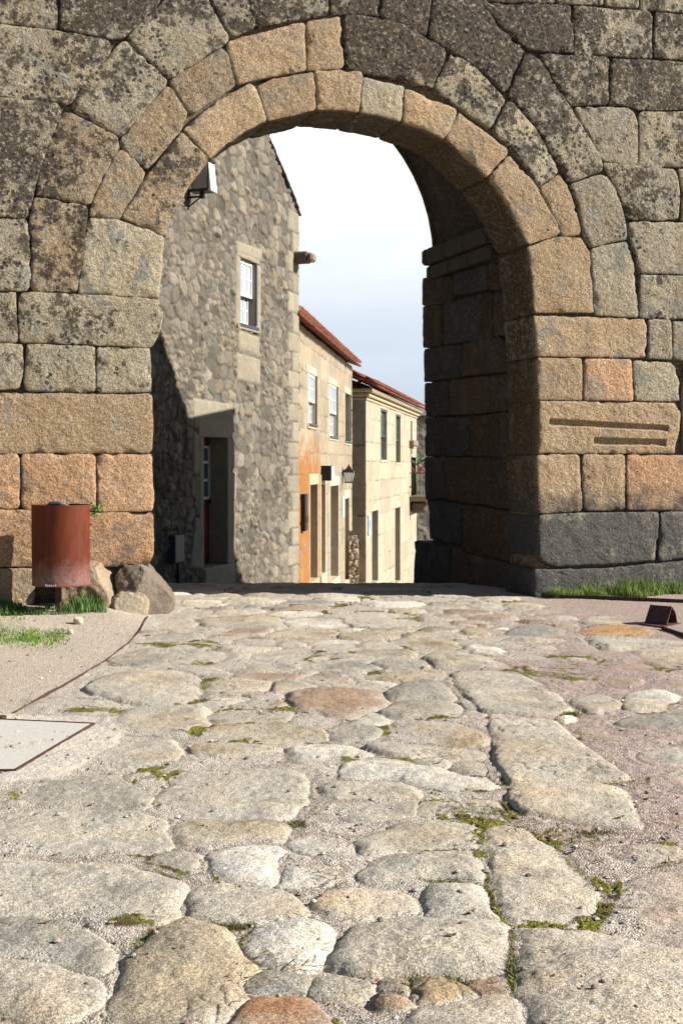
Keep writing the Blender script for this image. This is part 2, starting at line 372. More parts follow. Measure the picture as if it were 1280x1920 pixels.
# ------------------------------------------------------------------ photo geometry
F = 2400.0; CX, CY, H = 640.0, 870.0, 1.5
def ray(px, py): return ((px - CX) / F, 1.0, (CY - py) / F)
class Plane:
    """vertical plane through P0 with unit direction d (plan); outward normal n"""
    def __init__(s, P0, d, side):
        L = math.hypot(*d); s.P = P0; s.d = (d[0] / L, d[1] / L); s.n = (s.d[1] * side, -s.d[0] * side)
    def uv(s, px, py):
        rx, ry, rz = ray(px, py)
        # P + u d = t r
        det = s.d[0] * (-ry) - s.d[1] * (-rx)
        u = ((-s.P[0]) * (-ry) - (-s.P[1]) * (-rx)) / det
        y = s.P[1] + u * s.d[1]; x = s.P[0] + u * s.d[0]
        return (u, H + rz * y)
    def w(s, u, z, d=0.0):
        return (s.P[0] + s.d[0] * u + s.n[0] * d, s.P[1] + s.d[1] * u + s.n[1] * d, z)
    def frame(s): return lambda u, d, z: s.w(u, z, d)
    def W(s, U, Z, D):
        return np.stack([s.P[0] + s.d[0] * U + s.n[0] * D, s.P[1] + s.d[1] * U + s.n[1] * D, Z + 0 * U], -1)
TH = R(18.9)
GW = Plane((2.178, 14.40), (math.cos(TH), math.sin(TH)), 1)      # gate front; normal towards the camera
# ground level
def gz(X, Y):
    X = np.asarray(X, float); Y = np.asarray(Y, float)
    s = np.clip(Y - 15.4, 0, None); g = -.0985 * (np.sqrt(s * s + .6) - .775) * (s > 0)
    g = np.where(Y > 75, np.maximum(g, -5.9), g)
    # slight bank under the wall, left
    u = (X - GW.P[0]) * GW.d[0] + (Y - GW.P[1]) * GW.d[1]; d = (X - GW.P[0]) * GW.n[0] + (Y - GW.P[1]) * GW.n[1]
    g = g + .11 * sstep(-4.35, -4.9, u) * sstep(1.6, .1, d) + .05 * sstep(1.2, 4, u) * sstep(1.5, .2, d)
    return g
def gpt(px, py, z0=0.0):
    t = (H - z0) * F / (py - CY); return ((px - CX) / F * t, t)

# ------------------------------------------------------------------ cut stones
RCV = random.Random(3)
def stone(mb, P, plane, depth=.5, gap=-.005, bulge=.005, edge=.010, tint=(.3, .26, .2), mask=(0, 0, 0), step=.026, rings=20, rough=.010, soft=False, seed=0, d0=0.0, rc=.045, side_steps=1, groove=None):
    P = np.asarray(P, float)
    A = .5 * np.sum(P[:, 0] * np.roll(P[:, 1], -1) - np.roll(P[:, 0], -1) * P[:, 1])
    if A < 0: P = P[::-1]
    # trim for the joint, then round the corners
    e = np.roll(P, -1, 0) - P; e /= np.linalg.norm(e, axis=1)[:, None] + 1e-9; n = np.stack([-e[:, 1], e[:, 0]], 1)
    nn = n + np.roll(n, 1, 0); nn /= np.maximum((nn ** 2).sum(1), .6)[:, None]; Q = P + nn * 2 * gap
    O = resample(rcorner(Q, rc * RCV.choice((.35, .6, .9, 1.3))), step); m = len(O)
    tn = np.roll(O, -1, 0) - np.roll(O, 1, 0); tn /= np.linalg.norm(tn, axis=1)[:, None] + 1e-9; on = np.stack([tn[:, 1], -tn[:, 0]], 1)
    j = fbm(O[:, 0] * 6 + seed, O[:, 1] * 6, oct=3, seed=3) * .010 + fbm(O[:, 0] * 22, O[:, 1] * 22, oct=3, seed=9) * .007
    O = O + on * j[:, None]; C = O.mean(0)
    rad = np.linalg.norm(O - C, axis=1).mean()
    t = np.unique(np.r_[0, .006 / rad, .014 / rad, .026 / rad, .045 / rad, np.linspace(.075 / rad, .97, rings)])
    t = t[t < .98]
    XY = O[None] * (1 - t[:, None, None]) + C * t[:, None, None]; U = XY[..., 0]; Z = XY[..., 1]
    D = np.maximum(poly_sd(O, U, Z), 0); D[0] = 0
    prof = -edge * np.exp(-D / .010) - edge * .45 * np.exp(-D / .04) + bulge * (1 - np.exp(-D / .12)) - .032 * sstep(.18, .5, fbm(U * 5 + seed, Z * 5, oct=4, seed=77, gain=.65)) * np.exp(-D / .04)
    sl = (hsh(np.array([seed]), np.array([3]), np.array([1]))[0] - .5) * .02; s2 = (hsh(np.array([seed]), np.array([5]), np.array([2]))[0] - .5) * .02
    hgt = d0 + prof + rough * 1.7 * fbm(U * 4 + seed * .37, Z * 4, oct=4, seed=21, gain=.6) + rough * .6 * fbm(U * 22, Z * 22, oct=3, seed=31) + sl + s2 * (U - C[0])
    if groove: hgt = hgt + groove(U, Z)
    V = plane.W(U, Z, hgt).reshape(-1, 3); nr = len(t)
    q = []
    i = np.arange(nr - 1)[:, None] * m + np.arange(m)[None]; i2 = np.arange(nr - 1)[:, None] * m + (np.arange(m)[None] + 1) % m
    quads = np.stack([i, i2, i2 + m, i + m], -1).reshape(-1, 4)
    # centre fan
    cV = plane.w(C[0], C[1], float(hgt[-1].mean())); k0 = len(V); V = np.vstack([V, [cV]])
    last = (nr - 1) * m; tris = np.stack([last + np.arange(m), last + (np.arange(m) + 1) % m, np.full(m, k0)], 1)
    # sides
    ds = np.linspace(0, 1, side_steps + 1)[1:]; prev = np.arange(m); off = len(V); sides = []
    for a in ds:
        dd = hgt[0] * (1 - a) + (d0 - depth) * a
        inn = 0.0 if side_steps == 1 else .012
        sh = (fbm(O[:, 0] * 7, O[:, 1] * 7, a * 6 + 0 * O[:, 0], oct=3, seed=5) * inn + .01 * (1 if side_steps > 1 else 0) * (1 - np.exp(-a * depth / .03)))[:, None] * on
        Os = O + sh; Vs = plane.W(Os[:, 0], Os[:, 1], dd); V = np.vstack([V, Vs]); cur = off + np.arange(m)
        sides.append(np.stack([prev, cur, np.roll(cur, -1), np.roll(prev, -1)], 1)); prev = cur; off += m
    quads = np.vstack([quads] + sides)
    if plane.n[0] * plane.d[1] - plane.n[1] * plane.d[0] < 0: quads = quads[:, ::-1]; tris = tris[:, ::-1]
    if plane is GW:         # soot climbing from the foot of the piers
        uu = (V[:, 0] - GW.P[0]) * GW.d[0] + (V[:, 1] - GW.P[1]) * GW.d[1]; zz_ = V[:, 2]
        so = .80 * sstep(1.75, .72, zz_) * (uu > -.6) * sstep(4.5, 1.2, uu) + .42 * sstep(.95, .5, zz_) * sstep(-5.3, -4.6, uu) * (uu < -3)
        mask = np.tile(np.asarray(mask, float), (len(V), 1)); mask[:, 2] = np.maximum(mask[:, 2], so)
        mask[:, 0] = mask[:, 0] + .42 * sstep(4.9, 6.6, zz_) * (mask[:, 0] > .3)
    if side_steps > 1:      # shade of the reveals put into the tint of the side faces
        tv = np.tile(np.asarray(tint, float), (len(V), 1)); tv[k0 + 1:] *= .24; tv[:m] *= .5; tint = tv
    mb.add(V, quads, tris, tint=tint, mask=mask)

# traced blocks: (kind, colour, lichen, pale, soot, [pixels])
GY = (.27, .24, .18); BR = (.255, .20, .135); WM = (.40, .26, .16); TN = (.335, .25, .16); OR = (.42, .265, .165); PG = (.315, .28, .205); BK = (.13, .125, .115)
field = [
 (GY, .75, .6, 0, [(-60, -30), (110, -30), (110, 0), (109, 53), (0, 43), (-60, 40)]),
 (GY, .75, .5, 0, [(113, -30), (310, -30), (295, 12), (232, 70), (203, 72), (112, 54)]),
 (GY, .85, .6, 0, [(-60, 46), (0, 45), (108, 56), (200, 72), (210, 85), (208, 98), (160, 160), (130, 195), (112, 191), (0, 179), (-60, 175)]),
 (GY, .9, .5, 0, [(-60, 178), (0, 181), (112, 194), (116, 215), (95, 262), (75, 320), (62, 365), (56, 410), (45, 412), (0, 406), (-60, 404)]),
 (GY, .7, .6, 0, [(-60, 408), (48, 411), (56, 425), (58, 535), (50, 545), (-60, 543)]),
 (GY, .4, .6, 0, [(-60, 545), (0, 544), (30, 548), (33, 640), (28, 642), (-60, 640)]),
 (PG, .4, .6, 0, [(36, 550), (60, 547), (297, 560), (306, 585), (303, 615), (284, 651), (270, 651), (50, 642), (36, 640)]),
 (GY, .6, .6, 0, [(-60, 643), (0, 644), (44, 645), (44, 700), (36, 730), (-60, 732)]),
 (PG, .25, .5, 0, [(50, 645), (178, 650), (178, 735), (50, 733), (45, 720)]),
 (PG, .35, .5, 0, [(182, 651), (282, 653), (284, 735), (182, 736)]),
 (TN, .12, .45, 0, [(-60, 736), (0, 737), (285, 738), (288, 800), (285, 849), (-60, 850)]),
 (WM, 0, .3, 0, [(-60, 851), (34, 851), (38, 862), (38, 950), (30, 954), (-60, 950)]),
 (WM, 0, .25, 0, [(40, 851), (179, 852), (180, 955), (175, 959), (43, 957)]),
 (WM, 0, .1, 0, [(183, 852), (284, 853), (289, 940), (286, 958), (184, 960)]),
 (WM, 0, .1, .15, [(-60, 954), (30, 957), (117, 961), (117, 1062), (-60, 1062)]),
 (WM, 0, .1, .38, [(120, 962), (288, 962), (288, 1040), (280, 1058), (200, 1062), (120, 1062)]),
 (TN, .1, .3, .3, [(-60, 1066), (64, 1066), (66, 1128), (40, 1165), (-60, 1165)]),
 # right field
 (GY, .9, .5, 0, [(905, -30), (1040, -30), (1040, 5), (905, 2)]), (GY, .5, .5, 0, [(1045, -30), (1130, -30), (1130, 8), (1045, 7)]),
 (GY, .5, .5, 0, [(1135, -30), (1196, -30), (1196, 15), (1135, 10)]), (GY, .5, .5, 0, [(1200, -30), (1330, -30), (1330, 25), (1200, 18)]),
 (GY, 1.15, .5, 0, [(905, 5), (1070, 9), (1075, 99), (990, 93), (935, 45)]),
 (GY, .8, .7, 0, [(1077, 10), (1215, 18), (1223, 32), (1223, 108), (1077, 101)]),
 (GY, .8, .4, 0, [(1228, 22), (1330, 30), (1330, 112), (1226, 108)]),
 (GY, .85, .5, 0, [(1010, 100), (1140, 108), (1140, 196), (1070, 197), (1040, 150)]),
 (GY, .8, .5, 0, [(1145, 109), (1330, 118), (1330, 205), (1195, 206), (1180, 198), (1144, 196)]),
 (GY, .5, .6, 0, [(1078, 201), (1180, 201), (1194, 222), (1196, 300), (1188, 312), (1128, 300), (1108, 255), (1082, 218)]),
 (GY, .5, .7, 0, [(1199, 209), (1330, 209), (1330, 312), (1270, 312), (1192, 314), (1198, 300)]),
 (GY, .7, .5, 0, [(1130, 304), (1266, 318), (1275, 360), (1272, 412), (1178, 412), (1160, 360), (1140, 328)]),
 (GY, .5, .5, 0, [(1270, 316), (1330, 318), (1330, 414), (1277, 414), (1279, 360)]),
 (GY, .3, .6, 0, [(1177, 416), (1330, 418), (1330, 514), (1200, 512), (1190, 470), (1180, 445)]),
 (GY, .4, .6, 0, [(1201, 516), (1330, 518), (1330, 598), (1199, 596), (1198, 560)]),
 (TN, .1, .6, 0, [(1000, 591), (1210, 599), (1212, 620), (1210, 670), (1008, 668)]),
 (GY, .2, .7, 0, [(1216, 599), (1258, 601), (1259, 673), (1214, 672)]), (GY, .2, .7, 0, [(1261, 602), (1330, 603), (1330, 676), (1261, 673)]),
 (TN, 0, .3, 0, [(1008, 671), (1091, 672), (1091, 750), (1010, 750)]), (OR, 0, .5, 0, [(1095, 673), (1183, 675), (1186, 752), (1095, 750)]),
 (PG, .15, .6, 0, [(1187, 676), (1262, 680), (1275, 720), (1276, 752), (1190, 752)]), (GY, .1, .4, .2, [(1286, 680), (1330, 680), (1330, 852), (1282, 850), (1280, 760)]),
 (TN, 0, .3, .1, [(1007, 852), (1087, 853), (1092, 958), (1010, 964)]), (TN, 0, .1, .35, [(1092, 853), (1172, 853), (1172, 956), (1096, 958)]),
 (WM, 0, .1, .05, [(1175, 853), (1330, 855), (1330, 958), (1176, 956)]),
 (PG, 0, .1, .66, [(1010, 966), (1100, 962), (1234, 960), (1230, 1050), (1140, 1058), (1040, 1062), (1012, 1050)]),
 (PG, 0, .1, .6, [(1240, 960), (1330, 960), (1330, 1040), (1236, 1052)]),
 (PG, 0, .2, .25, [(1003, 1068), (1040, 1068), (1140, 1066), (1330, 1048), (1330, 1150), (1003, 1150)]),
]
GRV = (TN, 0, .25, .05, [(1012, 752), (1265, 756), (1276, 775), (1274, 805), (1264, 850), (1010, 850)])
ring3 = [
 (GY, .6, .5, 0, [(236, 75), (250, 85), (315, 150), (312, 160), (226, 258), (138, 205), (135, 190), (222, 85)]),
 (GY, .6, .4, 0, [(241, 67), (310, 0), (330, -30), (385, -30), (392, 0), (430, 72), (425, 80), (340, 135), (322, 148), (315, 145), (245, 80)]),
 (GY, .7, .4, 0, [(392, -30), (460, -30), (470, 5), (480, 50), (434, 72), (398, 5)]),
 (GY, .7, .5, 0, [(465, -30), (614, -30), (615, 28), (540, 38), (481, 53), (466, 5)]),
 (GY, .8, .4, 0, [(620, -30), (715, -30), (712, 30), (670, 27), (622, 25)]),
 (GY, 1.2, .5, 0, [(718, -30), (812, -30), (806, 10), (800, 68), (756, 45), (714, 32)]),
 (GY, 1.3, .6, 0, [(816, -30), (900, -30), (915, 15), (935, 50), (985, 92), (952, 165), (945, 172), (900, 130), (868, 110), (842, 95), (804, 70), (810, 10)]),
 (GY, 1.0, .5, 0, [(953, 178), (985, 98), (1010, 110), (1055, 176), (1078, 218), (1108, 262), (1126, 296), (1130, 318), (1067, 343), (1044, 297), (1003, 233), (965, 191)]),
 (GY, .5, .6, 0, [(1070, 346), (1122, 328), (1138, 332), (1160, 368), (1172, 420), (1176, 448), (1108, 463), (1096, 446), (1084, 380)]),
 (PG, .1, .8, 0, [(1108, 466), (1176, 452), (1190, 500), (1197, 560), (1198, 595), (1116, 591), (1112, 530)]),
 (BR, .6, .5, 0, [(122, 210), (132, 210), (220, 256), (224, 275), (170, 380), (160, 382), (68, 365), (75, 320), (105, 235)]),
 (BR, .65, .4, 0, [(64, 369), (165, 386), (164, 410), (158, 460), (150, 515), (145, 549), (66, 546), (60, 540), (60, 440), (55, 415)]),
]
ring2 = [
 (BR, .2, .5, 0, [(228, 280), (240, 285), (272, 318), (273, 335), (226, 410), (168, 404), (173, 380), (216, 290)]),
 (BR, .45, .6, 0, [(226, 262), (312, 160), (325, 166), (353, 212), (340, 245), (277, 318), (232, 282)]),
 (BR, .35, .5, 0, [(318, 152), (340, 138), (416, 90), (428, 103), (444, 150), (438, 163), (365, 210), (352, 208)]),
 (TN, .15, .5, 0, [(426, 88), (430, 77), (571, 40), (574, 130), (500, 145), (447, 157)]),
 (TN, .15, .3, 0, [(576, 40), (638, 30), (646, 120), (640, 128), (577, 131)]),
 (BR, 1.0, .5, 0, [(645, 30), (670, 27), (726, 36), (775, 52), (836, 92), (835, 105), (811, 165), (756, 150), (685, 138), (650, 130)]),
 (PG, .6, .7, 0, [(845, 98), (890, 124), (945, 184), (946, 195), (920, 240), (890, 221), (816, 168), (815, 158)]),
 (PG, .75, .7, 0, [(951, 191), (961, 191), (1003, 240), (1047, 319), (1044, 326), (1011, 349), (973, 292), (924, 244)]),
 (TN, .2, .3, 0, [(1012, 353), (1048, 327), (1066, 349), (1089, 424), (1089, 441), (1055, 443), (1040, 405)]),
 (PG, .1, .8, 0, [(1048, 444), (1090, 446), (1105, 472), (1113, 586), (1085, 586)]),
]
ring2 = ring2[:-1]
ring1 = [
 (BR, .55, .5, 0, [(342, 247), (392, 297), (372, 325), (345, 365), (322, 410), (312, 440), (300, 440), (278, 428), (228, 409), (275, 330)]),
 (TN, .15, .6, 0, [(345, 243), (400, 195), (470, 156), (480, 162), (500, 225), (450, 250), (420, 272), (393, 296)]),
 (TN, .05, .4, 0, [(482, 162), (508, 148), (588, 134), (593, 204), (550, 215), (501, 227)]),
 (TN, .05, .3, 0, [(590, 131), (676, 130), (680, 143), (672, 210), (632, 205), (595, 204)]),
 (PG, .1, .5, 0, [(681, 145), (758, 161), (752, 227), (711, 216), (676, 210)]),
 (TN, .05, .2, 0, [(760, 165), (854, 202), (857, 212), (835, 261), (794, 240), (755, 229)]),
 (TN, .1, .3, 0, [(860, 210), (950, 278), (952, 287), (912, 332), (871, 289), (836, 259)]),
 (TN, .1, .4, 0, [(954, 291), (995, 334), (1047, 424), (1048, 440), (988, 459), (950, 379), (916, 332)]),
 (TN, .05, .4, 0, [(989, 463), (1044, 444), (1090, 446), (1105, 472), (1113, 586), (1002, 586), (998, 530)]),
 (PG, .3, .8, 0, [(168, 408), (210, 409), (270, 425), (308, 444), (305, 500), (298, 558), (148, 552), (152, 495)]),
]
gate = empty('town_gate', (*GW.P, 0), 'massive weathered granite town wall pierced by a tall round gate arch', 'gateway')
sd = [0]
def put(mb, lst, depth, side_steps=1, **kw):
    for tint, a, b, c, px in lst:
        sd[0] += 1; h = 1 + .12 * (random.random() - .5) * 2
        P = [GW.uv(*q) for q in px]
        stone(mb, P, GW, depth=depth, tint=tuple(x * h for x in tint), mask=(a, b, c), seed=sd[0] * 1.7, side_steps=side_steps, **kw)
DR = .74
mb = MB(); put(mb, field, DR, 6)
G1 = [GW.uv(*q) for q in ((1030, 786), (1252, 799), (1252, 808), (1030, 797))]; G2 = [GW.uv(*q) for q in ((1114, 821), (1247, 825), (1247, 836), (1114, 834))]
def grooves(U, Z):
    g = 0
    for P in (G1, G2): g = g - .05 * sstep(-.012, .010, poly_sd(P, U, Z))
    return g
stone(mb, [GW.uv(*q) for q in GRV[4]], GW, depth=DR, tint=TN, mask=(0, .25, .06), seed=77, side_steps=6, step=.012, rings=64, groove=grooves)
# the wall goes on outside the picture
def run(px0, px1, py0, py1, cw):
    y = py0; k = 0
    while y < py1:
        h = random.uniform(70, 100); y2 = min(y + h, py1); x = px0
        while x < px1:
            x2 = x + random.uniform(.7, 1.4) * cw
            if x2 > px1 - cw * .4: x2 = px1
            pp = [GW.uv(x, y2), GW.uv(x2, y2), GW.uv(x2, y), GW.uv(x, y)]
            pp = [(p[0], min(p[1], 7.5)) for p in pp]
            if min(p[1] for p in pp) < 7.2 and max(p[1] for p in pp) > .05:
                lowf = sstep(4.2, 1.5, np.array(pp[0][1])).item()
                tt = tuple(GY[i] * (1 - lowf) + TN[i] * lowf for i in range(3))
                sd[0] += 1
                stone(mb, pp, GW, depth=.3, tint=tt, mask=(.8 * (1 - lowf), .5, .2 * lowf), seed=sd[0], step=.06, rings=7)
            x = x2
        y = y2; k += 1
run(-60, 1330, -420, -30, 130)
run(-1300, -60, -420, 1165, 130)
run(1330, 2500, -420, 1150, 120)
mb.build('masonry', M['wall'], gate, smooth=True)
mb = MB(); put(mb, ring3, .3); mb.build('outer_relieving_arch', M['wall'], gate, smooth=True)
mb = MB(); put(mb, ring2, .4); mb.build('middle_arch_ring', M['wall'], gate, smooth=True)
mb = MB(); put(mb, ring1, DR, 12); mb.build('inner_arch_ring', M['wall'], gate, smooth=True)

# core of the wall with the stepped passage
TT = 3.25
intr = [(1003, 1150), (1006, 1060), (1007, 852), (1010, 752), (1008, 670), (1000, 590), (998, 530), (989, 463), (950, 379), (916, 332), (871, 289), (836, 259), (794, 240), (755, 229), (711, 216), (672, 210), (632, 205), (593, 204), (550, 215), (500, 226), (450, 250), (420, 272), (392, 297), (372, 325), (345, 365), (322, 410), (308, 444), (300, 500), (297, 556), (300, 620), (283, 651), (284, 738), (285, 850), (287, 958), (287, 1060), (285, 1150)]
I1 = np.array([GW.uv(*q) for q in intr]); cc = np.array([-2.17, 2.6])
I1 = I1 + (I1 - cc) / np.linalg.norm(I1 - cc, axis=1)[:, None] * .04
I1[0, 1] = I1[-1, 1] = -.9
uc = -2.17; RV = 2.30
def I2pts():
    L = [(uc + RV, -.9), (uc + RV, 4.30)]
    for k in range(1, 24): a = math.pi * k / 24; L.append((uc + RV * math.cos(a), 4.30 + RV * math.sin(a)))
    return np.array(L + [(uc - RV, 4.30), (uc - RV, -.9)])
I2 = I2pts()
def fit(P, n=120):
    s = np.r_[0, np.cumsum(np.hypot(*np.diff(P, axis=0).T))]; t = np.linspace(0, s[-1], n); return np.stack([np.interp(t, s, P[:, 0]), np.interp(t, s, P[:, 1])], 1)
A1 = fit(I1); A2 = fit(I2); n = len(A1)
def rect(A):
    # matching outer boundary
    L = [(13., -.9), (13., 7.45), (-12., 7.45), (-12., -.9)]
    c = np.array([uc, 2.0]); O = []
    for p in A:
        d = p - c
        if p[1] <= -.89: O.append((13. if p[0] > uc else -12., -.9)); continue
        tt = min([(13. - c[0]) / d[0] if d[0] > 1e-6 else 1e9, (-12. - c[0]) / d[0] if d[0] < -1e-6 else 1e9, (7.45 - c[1]) / d[1] if d[1] > 1e-6 else 1e9, (-.9 - c[1]) / d[1] if d[1] < -1e-6 else 1e9])
        q = c + d * tt; O.append(tuple(q))
    return np.array(O)
mb = MB(); B1 = rect(A1); B2 = rect(A2)
def strip(a, da, b, db, **kw):
    V = np.vstack([GW.W(a[:, 0], a[:, 1], np.full(n, da)), GW.W(b[:, 0], b[:, 1], np.full(n, db))]); mb.grid(V, 2, n, **kw)
kw = dict(tint=(.14, .11, .08), mask=(.3, .2, .2))
strip(A1, -.075, B1, -.075, **kw); strip(A1, -.075, A1, -DR, **kw); strip(A1, -DR, A2, -DR - .002, **kw); strip(A2, -TT, B2, -TT, **kw)
mb.box((-12, -TT + .01, 7.44), (13, -.08, 7.5), frame=GW.frame(), tint=GY)
mb.box((12.95, -TT + .01, -.9), (13.02, -.08, 7.43), frame=GW.frame(), tint=GY); mb.box((-12.02, -TT + .01, -.9), (-11.95, -.08, 7.43), frame=GW.frame(), tint=GY)
mb.build('wall_core', M['wall'], gate)
# passage lining
PL = Plane(GW.w(uc + RV, 0)[:2], (-GW.n[0], -GW.n[1]), 1)   # u' runs into the wall
if PL.n[0] * GW.d[0] + PL.n[1] * GW.d[1] > 0: PL.n = (-PL.n[0], -PL.n[1])
mb = MB()
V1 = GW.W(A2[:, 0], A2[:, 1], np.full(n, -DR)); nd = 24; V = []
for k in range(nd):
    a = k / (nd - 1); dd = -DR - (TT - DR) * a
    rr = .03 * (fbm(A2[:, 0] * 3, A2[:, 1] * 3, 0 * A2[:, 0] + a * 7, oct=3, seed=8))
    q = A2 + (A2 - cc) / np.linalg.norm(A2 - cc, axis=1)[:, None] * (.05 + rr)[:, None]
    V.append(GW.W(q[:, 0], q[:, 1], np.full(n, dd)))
mb.grid(np.vstack(V), nd, n, tint=(.06, .052, .045), mask=(.2, .2, .35)); mb.build('barrel_vault', M['wall'], gate, smooth=True)  # vault tint darkened too, standing in for the shade inside
passage = [
 [(795, 522), (850, 518), (850, 567), (795, 573)], [(853, 514), (913, 497), (913, 543), (853, 554)], [(917, 495), (962, 492), (962, 543), (917, 543)],
 [(795, 575), (829, 571), (829, 649), (796, 652)], [(832, 569), (902, 552), (902, 636), (833, 647)], [(905, 550), (924, 548), (925, 632), (905, 635)], [(927, 548), (964, 546), (964, 625), (928, 631)],
 [(797, 655), (866, 645), (867, 706), (797, 716)], [(868, 643), (894, 638), (896, 702), (869, 705)], [(896, 637), (938, 632), (964, 668), (964, 696), (897, 701)],
 [(797, 719), (841, 714), (842, 778), (799, 781)], [(844, 712), (919, 706), (919, 773), (844, 778)], [(921, 705), (964, 699), (964, 768), (922, 772)],
 [(797, 784), (883, 782), (885, 854), (799, 855)], [(886, 781), (939, 775), (940, 856), (887, 854)], [(942, 775), (964, 772), (964, 856), (942, 856)],
 [(799, 858), (836, 857), (836, 934), (800, 936)], [(838, 858), (923, 858), (924, 949), (838, 935)], [(926, 859), (963, 859), (963, 953), (926, 951)],
 [(803, 937), (866, 945), (864, 1021), (807, 1009)], [(869, 946), (947, 956), (947, 1051), (870, 1034)], [(949, 957), (968, 960), (970, 1051), (950, 1052)],
 [(785, 1013), (852, 1028), (851, 1120), (783, 1118)], [(854, 1024), (875, 1036), (905, 1125), (853, 1122)], [(878, 1038), (985, 1062), (990, 1140), (907, 1126)],
]
mb = MB()
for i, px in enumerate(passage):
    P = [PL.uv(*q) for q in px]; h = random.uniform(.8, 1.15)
    tt = [(.062, .050, .040), (.050, .052, .056), (.070, .048, .034)][i % 3]  # block tints darkened to paint in the shade of the passage
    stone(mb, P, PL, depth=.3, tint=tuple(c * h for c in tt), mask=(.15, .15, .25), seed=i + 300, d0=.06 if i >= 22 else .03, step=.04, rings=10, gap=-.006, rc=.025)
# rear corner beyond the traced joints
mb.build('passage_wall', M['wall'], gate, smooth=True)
# second side of the passage, courses
PLL = Plane(GW.w(uc - RV, 0)[:2], (-GW.n[0], -GW.n[1]), 1)
if PLL.n[0] * GW.d[0] + PLL.n[1] * GW.d[1] < 0: PLL.n = (-PLL.n[0], -PLL.n[1])
mb = MB(); z = -.3; k = 0
while z < 4.2:
    h = random.uniform(.42, .55); u = DR + .0
    while u < TT - .05:
        u2 = min(u + random.uniform(.5, 1.0), TT); u2 = TT if TT - u2 < .3 else u2; k += 1
        stone(mb, [(u, z), (u2, z), (u2, min(z + h, 4.25)), (u, min(z + h, 4.25))], PLL, depth=.2, tint=(.27, .21, .14), mask=(.2, .3, .1), seed=600 + k, d0=.03, step=.06, rings=6); u = u2
    z += h
mb.build('passage_wall', M['wall'], gate, smooth=True)
# impost moulding
for pl in (PL, PLL):
    mb = MB(); k = 0; u = DR + .55
    while u < TT + .02:
        u2 = min(u + .62, TT + .03); k += 1
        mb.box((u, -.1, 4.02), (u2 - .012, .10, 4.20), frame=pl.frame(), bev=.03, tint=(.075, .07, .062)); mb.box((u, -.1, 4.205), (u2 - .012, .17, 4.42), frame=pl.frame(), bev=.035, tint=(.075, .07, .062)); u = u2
        if TT + .03 - u < .1: break
    mb.build('impost', M['wall'], gate)

